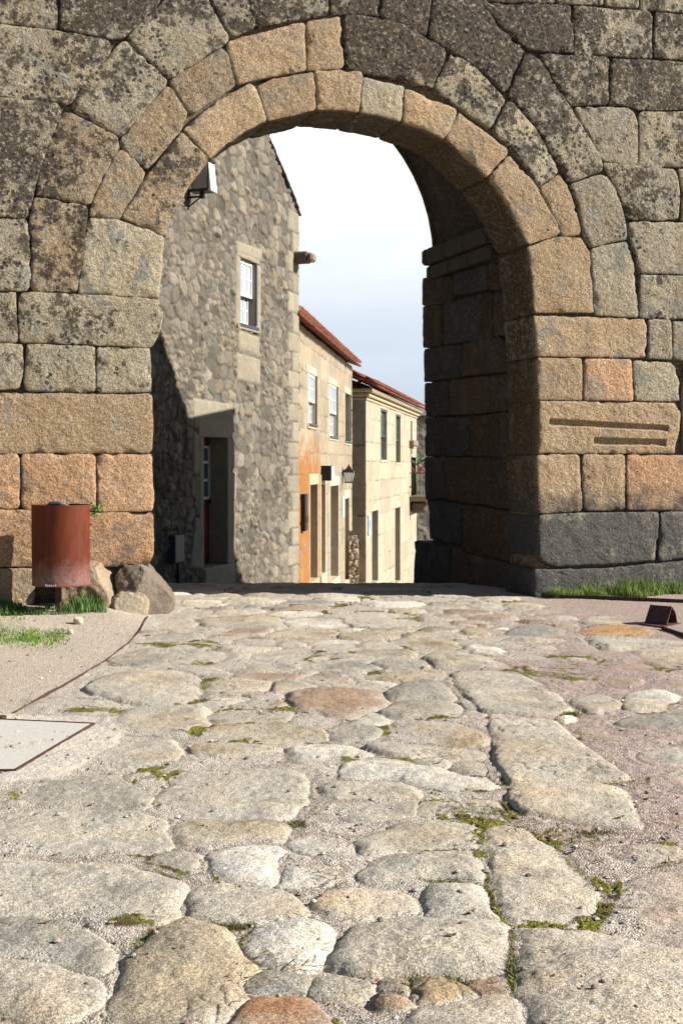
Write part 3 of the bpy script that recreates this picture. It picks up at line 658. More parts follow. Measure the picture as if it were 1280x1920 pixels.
# ------------------------------------------------------------------ ground
Zs = dict(A=(0, 1080, .5), B=(640, 1080, .5), C=(0, 1480, .5), D=(640, 1480, .5), E=(320, 1130, .4375), P=(0, 0, 1))
W_ = (.44, .41, .345); WB = (.58, .555, .49); g_ = (.32, .305, .26); t_c = (.38, .325, .235); o_ = (.43, .27, .14); b_ = (.33, .255, .20)
gs = [
 ('P', g_, .05, [(37, 1462), (75, 1457), (220, 1455), (262, 1478), (285, 1502), (240, 1516), (165, 1518), (60, 1508), (40, 1480)]),
 ('C', W_, .045, [(-60, 110), (150, 75), (450, 80), (600, 140), (640, 200), (560, 230), (300, 240), (-60, 230)]),
 ('P', W_, .035, [(275, 1497), (340, 1450), (545, 1448), (550, 1500), (530, 1537), (400, 1532), (320, 1522)]),
 ('C', t_c, .04, [(700, 130), (850, 105), (1040, 125), (1070, 160), (1020, 200), (850, 220), (720, 215), (650, 170)]),
 ('C', WB, .07, [(780, 270), (850, 215), (980, 200), (1060, 225), (1030, 350), (900, 345), (830, 300)]),
 ('C', WB, .06, [(1062, 228), (1150, 265), (1260, 310), (1235, 350), (1130, 355), (1036, 350)]),
 ('C', g_, .03, [(580, 250), (680, 230), (760, 260), (740, 300), (650, 290)]),
 ('C', W_, .045, [(-80, 270), (250, 280), (520, 310), (660, 370), (680, 470), (560, 500), (300, 470), (-80, 450)]),
 ('C', W_, .045, [(700, 400), (850, 360), (1050, 380), (1150, 440), (1130, 480), (950, 500), (750, 490)]),
 ('C', g_, .055, [(-80, 480), (120, 480), (280, 540), (370, 620), (330, 670), (150, 650), (-80, 600)]),
 ('C', W_, .08, [(-90, 640), (130, 620), (270, 690), (330, 770), (250, 840), (180, 860), (30, 835), (-90, 830)]),
 ('C', t_c, .08, [(640, 520), (720, 498), (850, 560), (920, 650), (860, 760), (850, 880), (700, 930), (470, 900), (500, 760), (560, 640)]),
 ('C', WB, .07, [(960, 560), (1050, 510), (1180, 505), (1240, 560), (1240, 620), (1140, 660), (1020, 640), (950, 600)]),
 ('C', g_, .035, [(920, 710), (1000, 685), (1130, 695), (1135, 740), (1020, 745), (930, 735)]),
 ('C', (.36, .21, .12), .06, [(850, 870), (940, 800), (1070, 760), (1170, 810), (1175, 860), (1150, 940), (830, 940)]),
 ('P', W_, .07, [(842, 1262), (960, 1258), (1010, 1280), (1050, 1305), (1078, 1335), (1020, 1342), (900, 1335), (862, 1300)]),
 ('P', (.50, .46, .38), .07, [(910, 1340), (960, 1342), (1045, 1350), (1080, 1385), (1140, 1430), (1192, 1466), (1080, 1467), (950, 1469), (930, 1440), (925, 1400), (915, 1370)]),
 ('P', (.52, .48, .40), .09, [(950, 1475), (990, 1470), (1100, 1469), (1175, 1478), (1190, 1510), (1208, 1560), (1130, 1555), (1040, 1540), (965, 1530), (948, 1500)]),
 ('D', (.50, .45, .36), .045, [(560, 160), (630, 150), (720, 200), (820, 270), (900, 330), (980, 400), (900, 520), (700, 500), (590, 460), (570, 300)]),
 ('D', (.49, .44, .36), .09, [(665, 520), (900, 545), (1100, 570), (1320, 630), (1320, 980), (690, 980), (672, 700)]),
 ('D', (.44, .36, .30), .03, [(985, 400), (1100, 330), (1320, 320), (1320, 600), (1050, 545), (930, 510)]),
 ('B', WB, .07, [(20, 740), (60, 690), (200, 690), (400, 730), (560, 760), (540, 800), (380, 790), (220, 760), (60, 765)]),
 ('P', W_, .06, [(610, 1482), (640, 1466), (720, 1464), (755, 1472), (770, 1492), (740, 1502), (640, 1498)]),
 ('B', WB, .045, [(285, 685), (350, 665), (405, 688), (400, 712), (300, 700)]), ('B', g_, .035, [(425, 700), (500, 690), (530, 720), (500, 745), (430, 735)]),
 ('P', W_, .05, [(700, 1400), (740, 1390), (820, 1396), (890, 1403), (912, 1420), (840, 1421), (715, 1414)]),
 ('B', t_c, .035, [(170, 580), (250, 545), (400, 560), (530, 600), (560, 620), (350, 640), (180, 620)]),
 ('B', g_, .08, [(190, 440), (250, 405), (330, 395), (410, 440), (430, 465), (300, 460), (190, 465)]), ('B', g_, .065, [(160, 505), (220, 472), (330, 465), (430, 490), (450, 520), (350, 535), (180, 525)]),
 ('P', g_, .045, [(625, 1372), (665, 1357), (705, 1370), (700, 1383), (630, 1386)]),
 ('B', (.72, .69, .62), .05, [(450, 515), (500, 503), (540, 520), (500, 530), (460, 530)]), ('B', (.68, .60, .46), .045, [(800, 530), (860, 515), (870, 535), (840, 550), (800, 540)]),
 ('B', g_, .06, [(120, 330), (200, 305), (290, 315), (330, 340), (230, 345)]), ('B', t_c, .035, [(130, 375), (250, 360), (350, 360), (390, 380), (250, 395), (140, 390)]),
 ('B', (.72, .69, .60), .05, [(460, 265), (500, 255), (600, 275), (625, 290), (560, 297), (480, 285)]), ('B', W_, .07, [(340, 300), (400, 280), (550, 300), (650, 350), (640, 362), (480, 358), (380, 345)]),
 ('B', (.28, .27, .25), .05, [(610, 215), (660, 190), (760, 182), (830, 205), (820, 225), (700, 230)]), ('B', t_c, .03, [(450, 205), (500, 190), (560, 215), (540, 222), (460, 215)]),
 ('B', o_, .04, [(880, 210), (930, 185), (1100, 180), (1190, 215), (1100, 230), (950, 228)]), ('B', W_, .04, [(900, 160), (960, 145), (1050, 150), (1090, 175), (1000, 180), (910, 178)]),
 ('B', (.42, .41, .35), .07, [(900, 240), (960, 225), (1340, 235), (1340, 265), (1100, 270), (1000, 280), (940, 265)]), ('B', W_, .06, [(1080, 290), (1200, 268), (1340, 265), (1340, 350), (1220, 355), (1180, 340), (1120, 310)]),
 ('B', t_c, .035, [(960, 325), (1050, 315), (1160, 335), (1200, 360), (1130, 368), (1000, 345)]), ('B', W_, .035, [(700, 355), (760, 345), (880, 355), (920, 380), (850, 390), (720, 375)]),
 ('B', WB, .035, [(850, 400), (900, 392), (945, 415), (930, 432), (870, 422)]), ('B', W_, .035, [(870, 460), (960, 445), (1040, 465), (1030, 490), (980, 500), (960, 520), (900, 500)]),
 ('B', t_c, .03, [(960, 385), (1050, 375), (1130, 390), (1110, 415), (1000, 420)]), ('B', WB, .06, [(1060, 470), (1090, 435), (1200, 425), (1280, 450), (1230, 480), (1190, 510), (1100, 510), (1060, 490)]),
 ('B', g_, .05, [(1010, 545), (1100, 525), (1340, 520), (1340, 570), (1150, 575), (1050, 560)]), ('B', W_, .03, [(1130, 615), (1200, 600), (1340, 585), (1340, 605), (1180, 625)]),
 ('B', W_, .04, [(1150, 760), (1220, 730), (1340, 725), (1340, 820), (1220, 810), (1160, 780)]),
 ('B', W_, .025, [(1110, 660), (1250, 640), (1340, 640), (1340, 700), (1200, 705), (1130, 690)]),
 ('D', W_, .035, [(300, 55), (560, 50), (600, 80), (610, 115), (520, 125), (430, 100), (310, 95)]), ('D', W_, .05, [(60, 200), (160, 150), (330, 115), (440, 110), (500, 130), (520, 200), (400, 220), (180, 225), (90, 240)]),
 ('D', W_, .08, [(80, 325), (140, 255), (280, 232), (440, 235), (500, 262), (530, 355), (420, 335), (300, 330), (180, 345), (90, 345)]), ('D', (.44, .42, .36), .10, [(320, 420), (350, 375), (430, 355), (510, 365), (550, 420), (575, 485), (470, 470), (360, 480), (325, 460)]),
 ('D', (.56, .48, .36), .05, [(-60, 385), (100, 380), (230, 400), (270, 450), (230, 480), (120, 495), (-40, 490), (-90, 440)]), ('D', (.45, .42, .35), .11, [(-30, 600), (60, 530), (200, 495), (420, 488), (560, 500), (600, 540), (630, 620), (590, 680), (480, 690), (300, 685), (100, 690), (10, 660)]),
 ('D', g_, .05, [(170, 710), (230, 690), (270, 710), (265, 760), (190, 745)]), ('D', t_c, .05, [(275, 700), (360, 690), (470, 730), (450, 765), (330, 780), (280, 750)]), ('D', b_, .04, [(500, 700), (560, 695), (620, 700), (620, 735), (540, 740)]), ('D', b_, .04, [(165, 765), (210, 760), (235, 790), (170, 795)]),
 ('D', W_, .06, [(330, 850), (400, 800), (500, 770), (640, 780), (680, 820), (690, 960), (300, 960)]), ('D', g_, .045, [(-10, 70), (80, 40), (240, 38), (265, 60), (240, 90), (100, 110), (10, 105)]), ('D', g_, .04, [(1215, 80), (1340, 40), (1340, 140), (1240, 120)]),
 ('A', g_, .05, [(415, 325), (520, 285), (680, 270), (770, 270), (830, 300), (760, 335), (620, 350), (480, 340)]), ('A', W_, .075, [(330, 430), (430, 380), (560, 358), (700, 365), (740, 400), (710, 440), (730, 470), (620, 480), (420, 455)]),
 ('A', W_, .055, [(440, 545), (520, 500), (620, 488), (740, 500), (740, 560), (690, 610), (580, 600), (470, 580)]), ('A', t_c, .045, [(740, 590), (850, 560), (1000, 555), (1180, 580), (1230, 610), (1100, 630), (900, 620), (760, 610)]),
 ('A', b_, .04, [(890, 485), (960, 465), (1050, 475), (1090, 500), (1020, 510)]), ('E', b_, .06, [(545, 400), (620, 380), (760, 380), (890, 390), (920, 440), (850, 480), (720, 495), (620, 470), (550, 440)]),
 ('E', WB, .04, [(820, 470), (870, 465), (905, 490), (890, 520), (840, 515)]), ('E', WB, .045, [(490, 640), (560, 618), (700, 615), (840, 640), (830, 660), (700, 680), (560, 680)]),
 ('E', t_c, .03, [(110, 620), (250, 600), (430, 620), (480, 650), (450, 690), (260, 680), (130, 650)]), ('E', g_, .025, [(140, 490), (250, 460), (450, 450), (500, 470), (440, 510), (250, 515)]),
 ('E', g_, .04, [(610, 260), (700, 245), (830, 248), (850, 280), (780, 300), (660, 295)]), ('E', b_, .03, [(570, 320), (640, 300), (770, 345), (680, 350)]), ('E', g_, .03, [(440, 350), (520, 335), (590, 360), (560, 375), (460, 375)]),
 ('E', g_, .03, [(205, 260), (300, 245), (450, 270), (510, 300), (400, 300), (240, 285)]), ('E', g_, .04, [(640, 190), (740, 175), (800, 200), (740, 220), (660, 215)]), ('E', t_c, .03, [(420, 140), (520, 120), (640, 115), (700, 150), (560, 165), (450, 160)]),
 ('E', b_, .04, [(170, 150), (260, 125), (380, 110), (385, 140), (270, 155)]), ('E', g_, .03, [(280, 170), (330, 145), (420, 155), (430, 185), (320, 185)]), ('E', WB, .035, [(500, 90), (560, 70), (700, 70), (740, 100), (600, 110)]),
 ('E', W_, .03, [(700, 60), (860, 40), (1040, 50), (1060, 95), (880, 105), (760, 90)]), ('E', g_, .025, [(380, 230), (460, 205), (600, 215), (560, 240), (420, 245)]), ('E', t_c, .03, [(960, 165), (1050, 130), (1200, 170), (1230, 200), (1060, 200)]),
 ('A', W_, .035, [(290, 690), (340, 640), (480, 610), (640, 620), (650, 690), (560, 730), (420, 735), (300, 720)]), ('A', b_, .025, [(460, 750), (560, 740), (640, 770), (600, 820), (520, 800)]),
]
LG = [gpt(*q) for q in ((277, 1158), (262, 1185), (243, 1206), (200, 1240), (150, 1270), (90, 1303), (25, 1340), (-400, 1345), (-400, 1130), (100, 1110), (335, 1120))]
CV = [gpt(*q) for q in ((-200, 1338), (20, 1340), (185, 1350), (232, 1375), (225, 1398), (160, 1428), (100, 1460), (0, 1472), (-200, 1472))]
EDL = [gpt(*q) for q in ((277, 1160), (262, 1185), (243, 1206), (200, 1240), (150, 1270), (90, 1303), (25, 1340))]
RG = [gpt(*q) for q in ((1000, 1118), (1400, 1100), (1400, 1240), (1260, 1205), (1190, 1182), (1130, 1160), (1080, 1145))]
stones = []
for zn, tint, hh, pts in gs:
    ox, oy, s = Zs[zn]
    P = np.array([gpt(ox + x * s, oy + y * s) for x, y in pts]); stones.append((P, tint, hh))
# smaller half-buried stones between them
cent = []; tries = 0
def clear(P):
    c = P.mean(0); r = np.linalg.norm(P - c, axis=1).max()
    for Q, cq, rq in cent:
        if np.hypot(*(c - cq)) < r + rq and (poly_sd(Q, P[:, 0], P[:, 1]).max() > -.02 or poly_sd(P, Q[:, 0], Q[:, 1]).max() > -.02): return False
    return True
for P, _, _ in stones: cent.append((P, P.mean(0), np.linalg.norm(P - P.mean(0), axis=1).max()))
LGa = np.array(LG); CVa = np.array(CV); RGa = np.array(RG)
for k in range(5200):
    y = random.uniform(2.9, 17.5) if k % 3 else random.uniform(8, 17.5); x = random.uniform(-.42, .42) * y
    if k < 2200: a, b = random.uniform(.20, .46), random.uniform(.14, .28)
    elif k < 3800: a, b = random.uniform(.12, .24), random.uniform(.09, .16)
    else: a, b = random.uniform(.05, .11), random.uniform(.04, .08)
    if y < 5.5 and k < 3800: a *= .6; b *= .7
    th = random.gauss(0, .25); th2 = np.linspace(0, 2 * math.pi, 9)[:-1] + random.uniform(0, .6)
    rr = np.array([random.uniform(.78, 1.12) for _ in th2]); sq = 1 / np.maximum(np.abs(np.cos(th2)), np.abs(np.sin(th2))) ** .45
    px = a * rr * sq * np.cos(th2); py = b * rr * sq * np.sin(th2)
    P = np.stack([x + px * math.cos(th) - py * math.sin(th), y + px * math.sin(th) + py * math.cos(th)], 1)
    c = P.mean(0)[:, None]
    if poly_sd(LGa, P[:, 0], P[:, 1]).max() > -.05 or poly_sd(CVa, P[:, 0], P[:, 1]).max() > -.05 or poly_sd(RGa, P[:, 0], P[:, 1]).max() > -.05: continue
    dg = (P[:, 0] - GW.P[0]) * GW.n[0] + (P[:, 1] - GW.P[1]) * GW.n[1]; ug = (P[:, 0] - GW.P[0]) * GW.d[0] + (P[:, 1] - GW.P[1]) * GW.d[1]
    if (dg.min() < .3) and (ug.max() > -.2 or ug.min() < -4.1): continue
    if not clear(P): continue
    cent.append((P, P.mean(0), np.linalg.norm(P - P.mean(0), axis=1).max()))
    T = random.choice([W_, W_, W_, g_, t_c, b_, WB]) if a > .11 else random.choice([W_, g_, t_c, WB]); hf = random.uniform(.85, 1.12)
    stones.append((P, tuple(c_ * hf for c_ in T), random.uniform(.25, .4) * min(b, .16) * (1 if y < 9 else 1.25)))

nr = 880; inv = np.linspace(1 / 2.7, 1 / 16.2, nr); rows = np.r_[1 / inv, np.linspace(16.3, 30, 70), np.linspace(31, 70, 30)]
ncol = 900; s = np.linspace(-1, 1, ncol); cs = .34 * s + .5 * s ** 7
Yg = np.repeat(rows[:, None], ncol, 1); Xg = cs[None] * (Yg + .8)
wx = Xg + .030 * fbm(Xg * 5, Yg * 5, oct=4, seed=40) + .004 * fbm(Xg * 25, Yg * 25, oct=2, seed=41); wy = Yg + .030 * fbm(Xg * 5 + 50, Yg * 5, oct=4, seed=42) + .004 * fbm(Xg * 25 + 9, Yg * 25, oct=2, seed=43)
inLG = poly_sd(LGa, wx, wy); inCV = poly_sd(CVa, wx, wy); inRG = poly_sd(RGa, wx, wy)
roadm = 1 - np.clip(sstep(-.05, .05, inLG) + sstep(-.05, .05, inCV) + sstep(-.1, .2, inRG), 0, 1)
sand = .016 * fbm(Xg * 1.3, Yg * 1.3, oct=3, seed=50) + .016 * fbm(Xg * 4, Yg * 4, oct=4, seed=51) * roadm + .0035 * fbm(Xg * 24, Yg * 24, oct=3, seed=52) + .002 * fbm(Xg * 90, Yg * 90, oct=2, seed=53)
d1 = np.full(Xg.shape, -9.); d2 = np.full(Xg.shape, -9.); sid = np.full(Xg.shape, -1)
for i, (P, tint, hh) in enumerate(stones):
    lo = P.min(0) - .3; hi = P.max(0) + .3
    r0 = np.searchsorted(rows, lo[1]); r1 = np.searchsorted(rows, hi[1])
    if r1 <= r0: continue
    sub_ = (slice(r0, r1), slice(None)); xs = Xg[sub_]; msk = (xs > lo[0]) & (xs < hi[0])
    if not msk.any(): continue
    X_ = wx[sub_][msk]; Y_ = wy[sub_][msk]
    if 15 <= i <= 19: X_ = X_ * .35 + Xg[sub_][msk] * .65; Y_ = Y_ * .35 + Yg[sub_][msk] * .65
    ar = abs(.5 * np.sum(P[:, 0] * np.roll(P[:, 1], -1) - np.roll(P[:, 0], -1) * P[:, 1]))
    d = poly_sd(rcorner(P, (.05 + .14 * math.sqrt(ar)) * (.45 if 15 <= i <= 20 else 1)), X_, Y_)
    A = d1[sub_]; B = d2[sub_]; I_ = sid[sub_]; a = A[msk]; b = B[msk]; q = I_[msk]
    bet = d > a; b = np.where(bet, a, np.maximum(b, d)); q = np.where(bet, i, q); a = np.where(bet, d, a); A[msk] = a; B[msk] = b; I_[msk] = q
HH = np.array([s_[2] for s_ in stones] + [.02]); CX_ = np.array([s_[0].mean(0)[0] for s_ in stones] + [0]); CY_ = np.array([s_[0].mean(0)[1] for s_ in stones] + [0])
purA = sstep(.75, 1.1, Xg) * sstep(3.2, 2.4, Xg) * sstep(4.0, 5.0, Yg)
isW = np.array([1.0 if (s_[1][0] > .6) else 0.0 for s_ in stones] + [0])[sid]
grow = (.042 + .045 * fbm(Xg * 1.7, Yg * 1.7, oct=3, seed=90)) * (1 + .9 * sstep(5, 10, Yg)) * (1 - .75 * purA) * (1 - .6 * isW) * roadm
grow = np.where((sid < 0) | ((sid >= 15) & (sid <= 17)), 0, grow)
e = np.minimum(d1 + grow, (d1 - d2) * .5 - .006) + .016 * fbm(Xg * 9, Yg * 9, oct=4, seed=91)
slab = (sid >= 15) & (sid <= 17); hh = HH[sid] * np.where(slab, .85, 1); rw = np.where(slab, .035, .03 + hh * .85)
tt_ = np.clip(e / rw, 0, 1); t2 = np.clip(e / (rw * 3.2), 0, 1)
hr = hsh(sid, sid * 0 + 1, sid * 0 + 1, 0) - .5; hr2 = hsh(sid, sid * 0 + 2, sid * 0 + 1, 0) - .35
si = sid * 13.7
hst = hh * .48 * (.6 * np.sqrt(1 - (1 - tt_) ** 2) + .4 * (1 - (1 - t2) ** 2)) - .012 + np.where(e < 0, e * .8, 0)
hst = hst + (.020 * fbm(Xg * 3.6 + si, Yg * 3.6, oct=5, seed=60, gain=.58) + .0035 * fbm(Xg * 36, Yg * 36, oct=3, seed=61)) * np.clip(tt_ * 2, 0, 1)
hst = hst + np.where(e > -.05, (np.clip(Xg - CX_[sid], -.5, .5) * hr * .07 + np.clip(Yg - CY_[sid], -.5, .5) * hr2 * .06) * np.where(slab, .2, 1), 0)
crk = np.exp(-np.abs(fbm(Xg * 1.5 + si, Yg * 1.5, oct=5, seed=64, gain=.6)) / .010) * sstep(.0, .3, fbm(Xg * .9, Yg * .9, oct=2, seed=65)) * (e > 0)
fol = np.abs(fbm(Xg * 2.2 + .6 * fbm(Xg * 3, Yg * 3, oct=2, seed=66) + si, Yg * 7, oct=4, seed=67, gain=.6))
hst = hst - .010 * crk + .010 * (fol - .2) * np.clip(tt_, 0, 1)
hst = np.where(sid < 0, -.5, hst); dout = np.where(e < 0, -e, 0); dout = np.where(sid < 0, 9., dout)
tight = sstep(.10, .03, d1 - d2) * (sid >= 0) * roadm * sstep(-.16, -.06, d1)
trough = -.012 * np.exp(-dout / .03) * roadm - .006 * tight
lev = sand + trough + .003 + .016 * sstep(.1, .6, fbm(Xg * 1.4 + 3, Yg * 1.4, oct=4, seed=97)) * roadm; kk = .006; dd_ = hst - lev; hgt = .5 * (hst + lev + np.sqrt(dd_ * dd_ + kk * kk)); hgt = np.where(dd_ < -.2, lev, hgt)
isst = (hst > lev + .0005)
edge_in = np.clip((hst - lev) / .014, 0, 1)
big = fbm(Xg * .8, Yg * .8, oct=3, seed=70)
# colours
sandc = np.array((.475, .435, .36)); tint = np.zeros((*Xg.shape, 3)) + sandc
tint *= (1 + .10 * fbm(Xg * 3, Yg * 3, oct=4, seed=71))[..., None]
pink = sstep(.05, .5, fbm(Xg * 1.6, Yg * 1.6, oct=3, seed=72))[..., None]; tint = tint * (1 - pink * .3) + np.array((.45, .385, .325)) * pink * .3
soil = (np.clip(tight * (~isst), 0, 1) * sstep(-.35, .3, fbm(Xg * 2.3, Yg * 2.3, oct=4, seed=95)))[..., None] * .8; tint = tint * (1 - soil) + np.array((.22, .17, .12)) * soil
# purple grit on the right
pxx = 640 + 2400 * Xg / Yg; pyy = 870 + 3600 / Yg
pur = np.clip(sstep(-.5, .3, inRG) + .85 * sstep(.55, .95, Xg) * sstep(2.6, 1.6, Xg) * sstep(10.8, 9.5, Yg) * sstep(4.2, 5.5, Yg) * sstep(-.25, .25, fbm(Xg * 1.1, Yg * 1.1, oct=3, seed=73) + .1) + .7 * sstep(1.2, 2.0, Xg) * sstep(13.5, 12, Yg) * sstep(8, 9, Yg), 0, 1)[..., None]
tint = tint * (1 - pur * .85) + np.array((.30, .185, .165)) * pur * .85
# pale buff gravel on the left, concrete surround
lg = sstep(-.04, .04, inLG)[..., None]; tint = tint * (1 - lg) + np.array((.52, .445, .34)) * (1 + .1 * fbm(Xg * 2, Yg * 2, oct=4, seed=74))[..., None] * lg
cvm = sstep(-.02, .02, inCV)[..., None]; tint = tint * (1 - cvm) + np.array((.56, .52, .45)) * cvm
sc_arr = np.array([s_[1] for s_ in stones] + [(0, 0, 0)]); stc = sc_arr[sid]
stc = stc * (1 + .16 * fbm(Xg * 6 + sid * 3.1, Yg * 6, oct=4, seed=75))[..., None]
och = (sstep(.0, .45, fbm(Xg * 1.3 + 5, Yg * 1.9, oct=5, seed=85)) * .5)[..., None]; stc = stc * (1 - och * np.array((.10, .27, .48)))
drt = (sstep(.12, .45, fbm(Xg * 4 + 5, Yg * 6, oct=6, seed=86, gain=.65)) * .38)[..., None]; stc = stc * (1 - drt) + np.array((.16, .135, .10)) * drt
stc = stc * (1 - .6 * np.clip(crk, 0, 1))[..., None]
dust = (sstep(.1, .5, fbm(Xg * 3.5, Yg * 3.5, oct=4, seed=76)) * .5)[..., None]
stc = stc * (1 - dust) + (np.array((.47, .42, .34)) * (1 - pur * .3)) * dust
ei = edge_in[..., None]; tint = np.where(isst[..., None], stc * ei + tint * (1 - ei), tint)
# moss in the cracks
mn = fbm(Xg * 1.5, Yg * 1.5, oct=3, seed=80) + .35 * fbm(Xg * 9, Yg * 9, oct=3, seed=81)
joint = np.where(isst, np.clip(1 - (hst - lev) / .014, 0, 1) * .35, np.exp(-dout / .035)) * (sid >= 0)
moss = sstep(-.06, .34, mn) * joint * roadm * np.clip(tight * 1.3 + .5, 0, 1)
for (mx, my_, rx, ry) in ((385, 1283, 45, 14), (395, 1266, 34, 8), (250, 1313, 70, 8), (200, 1250, 26, 6), (78, 1318, 22, 7), (182, 1320, 40, 7), (275, 1192, 18, 4), (160, 1336, 50, 6), (700, 1259, 32, 9), (655, 1490, 60, 10), (10, 1500, 34, 24), (745, 1424, 60, 9), (600, 1310, 30, 6), (540, 1375, 60, 7), (790, 1570, 60, 8), (1120, 1562, 70, 9), (290, 1780, 40, 22), (480, 1770, 50, 24), (800, 1835, 110, 16), (960, 1820, 14, 60), (850, 1650, 70, 14), (460, 1660, 60, 8), (430, 1740, 60, 10), (240, 1730, 60, 10), (820, 1345, 70, 7), (1250, 1600, 40, 30), (705, 1145, 22, 3), (410, 1182, 20, 4), (800, 1185, 22, 6), (820, 1210, 22, 6), (1060, 1335, 30, 6), (270, 1720, 50, 10)):
    q = ((pxx - mx) / rx) ** 2 + ((pyy - my_) / ry) ** 2
    moss = np.maximum(moss, np.exp(-q * .8) * .8 * np.where(isst & (hst - lev > .012), .1, 1) * (.45 + .55 * joint) * (pyy > 1000))
moss = np.clip(moss, 0, 1)
hgt = hgt + moss * .008 * (~isst) + .006 * moss * fbm(Xg * 60, Yg * 60, oct=2, seed=82)
grav = np.where(isst, .12 * (1 - edge_in), 1.0) * (1 - cvm[..., 0]) * np.ones_like(Xg)
hgt = hgt + gz(Xg, Yg)
Vg = np.stack([Xg, Yg, hgt], -1).reshape(-1, 3)
mb = MB(); mb.grid(Vg, len(rows), ncol, tint=tint.reshape(-1, 3), mask=np.stack([grav, moss, isst * 1.0], -1).reshape(-1, 3))
road = mb.build('paved_road', M['ground'], smooth=True); tag(road, 'worn road of uneven pale granite slabs set in sandy grit leading to the gate', kind='structure')
# wider ground
mb = MB(); xs = np.r_[-3000, -600, -150, np.linspace(-60, 60, 61), 150, 600, 3000]; ys = np.r_[-400, -100, -30, np.linspace(-10, 80, 91), 150, 500, 3000]
XX, YY = np.meshgrid(xs, ys); ins = (np.abs(XX) < .84 * (YY + .8) - .3) & (YY > 2.8) & (YY < 69.5)
ZZ_ = gz(XX, YY) - .02 - .25 * ins
mb.grid(np.stack([XX, YY, ZZ_], -1).reshape(-1, 3), len(ys), len(xs), tint=(.38, .32, .24), mask=(1, 0, 0)); gr = mb.build('ground', M['ground'], smooth=True); tag(gr, 'sandy ground around the gate and the village', kind='structure')
def ground_h(x, y):
    return float(gz(np.array([x]), np.array([y]))[0])

# ------------------------------------------------------------------ facades
def cells(U, V, su, sv, seed, jit=.8):
    gu = U / su; gv = V / sv; iu = np.floor(gu); iv = np.floor(gv); F1 = np.full(U.shape, 9.); F2 = np.full(U.shape, 9.); ID = np.zeros(U.shape)
    for a in (-1, 0, 1, 2):
        for b in (-1, 0, 1, 2):
            a_, b_2 = a - .0, b
            cu = iu + a_; cv = iv + b_2; z = cu * 0
            off = .5 * (np.mod(cv, 2))
            pu = cu + off * .8 + .5 * (1 - jit) + jit * hsh(cu, cv, z, seed); pv = cv + .5 * (1 - jit) + jit * hsh(cu, cv, z, seed + 1)
            wgt = .75 + .5 * hsh(cu, cv, z, seed + 3)
            du = np.abs(gu - pu); dv = np.abs(gv - pv); d = (du ** 2.6 + dv ** 2.6) ** (1 / 2.6) / wgt
            idn = hsh(cu, cv, z, seed + 2); m1 = d < F1; F2 = np.where(m1, F1, np.minimum(F2, d)); F1 = np.where(m1, d, F1); ID = np.where(m1, idn, ID)
    return F1, F2, ID
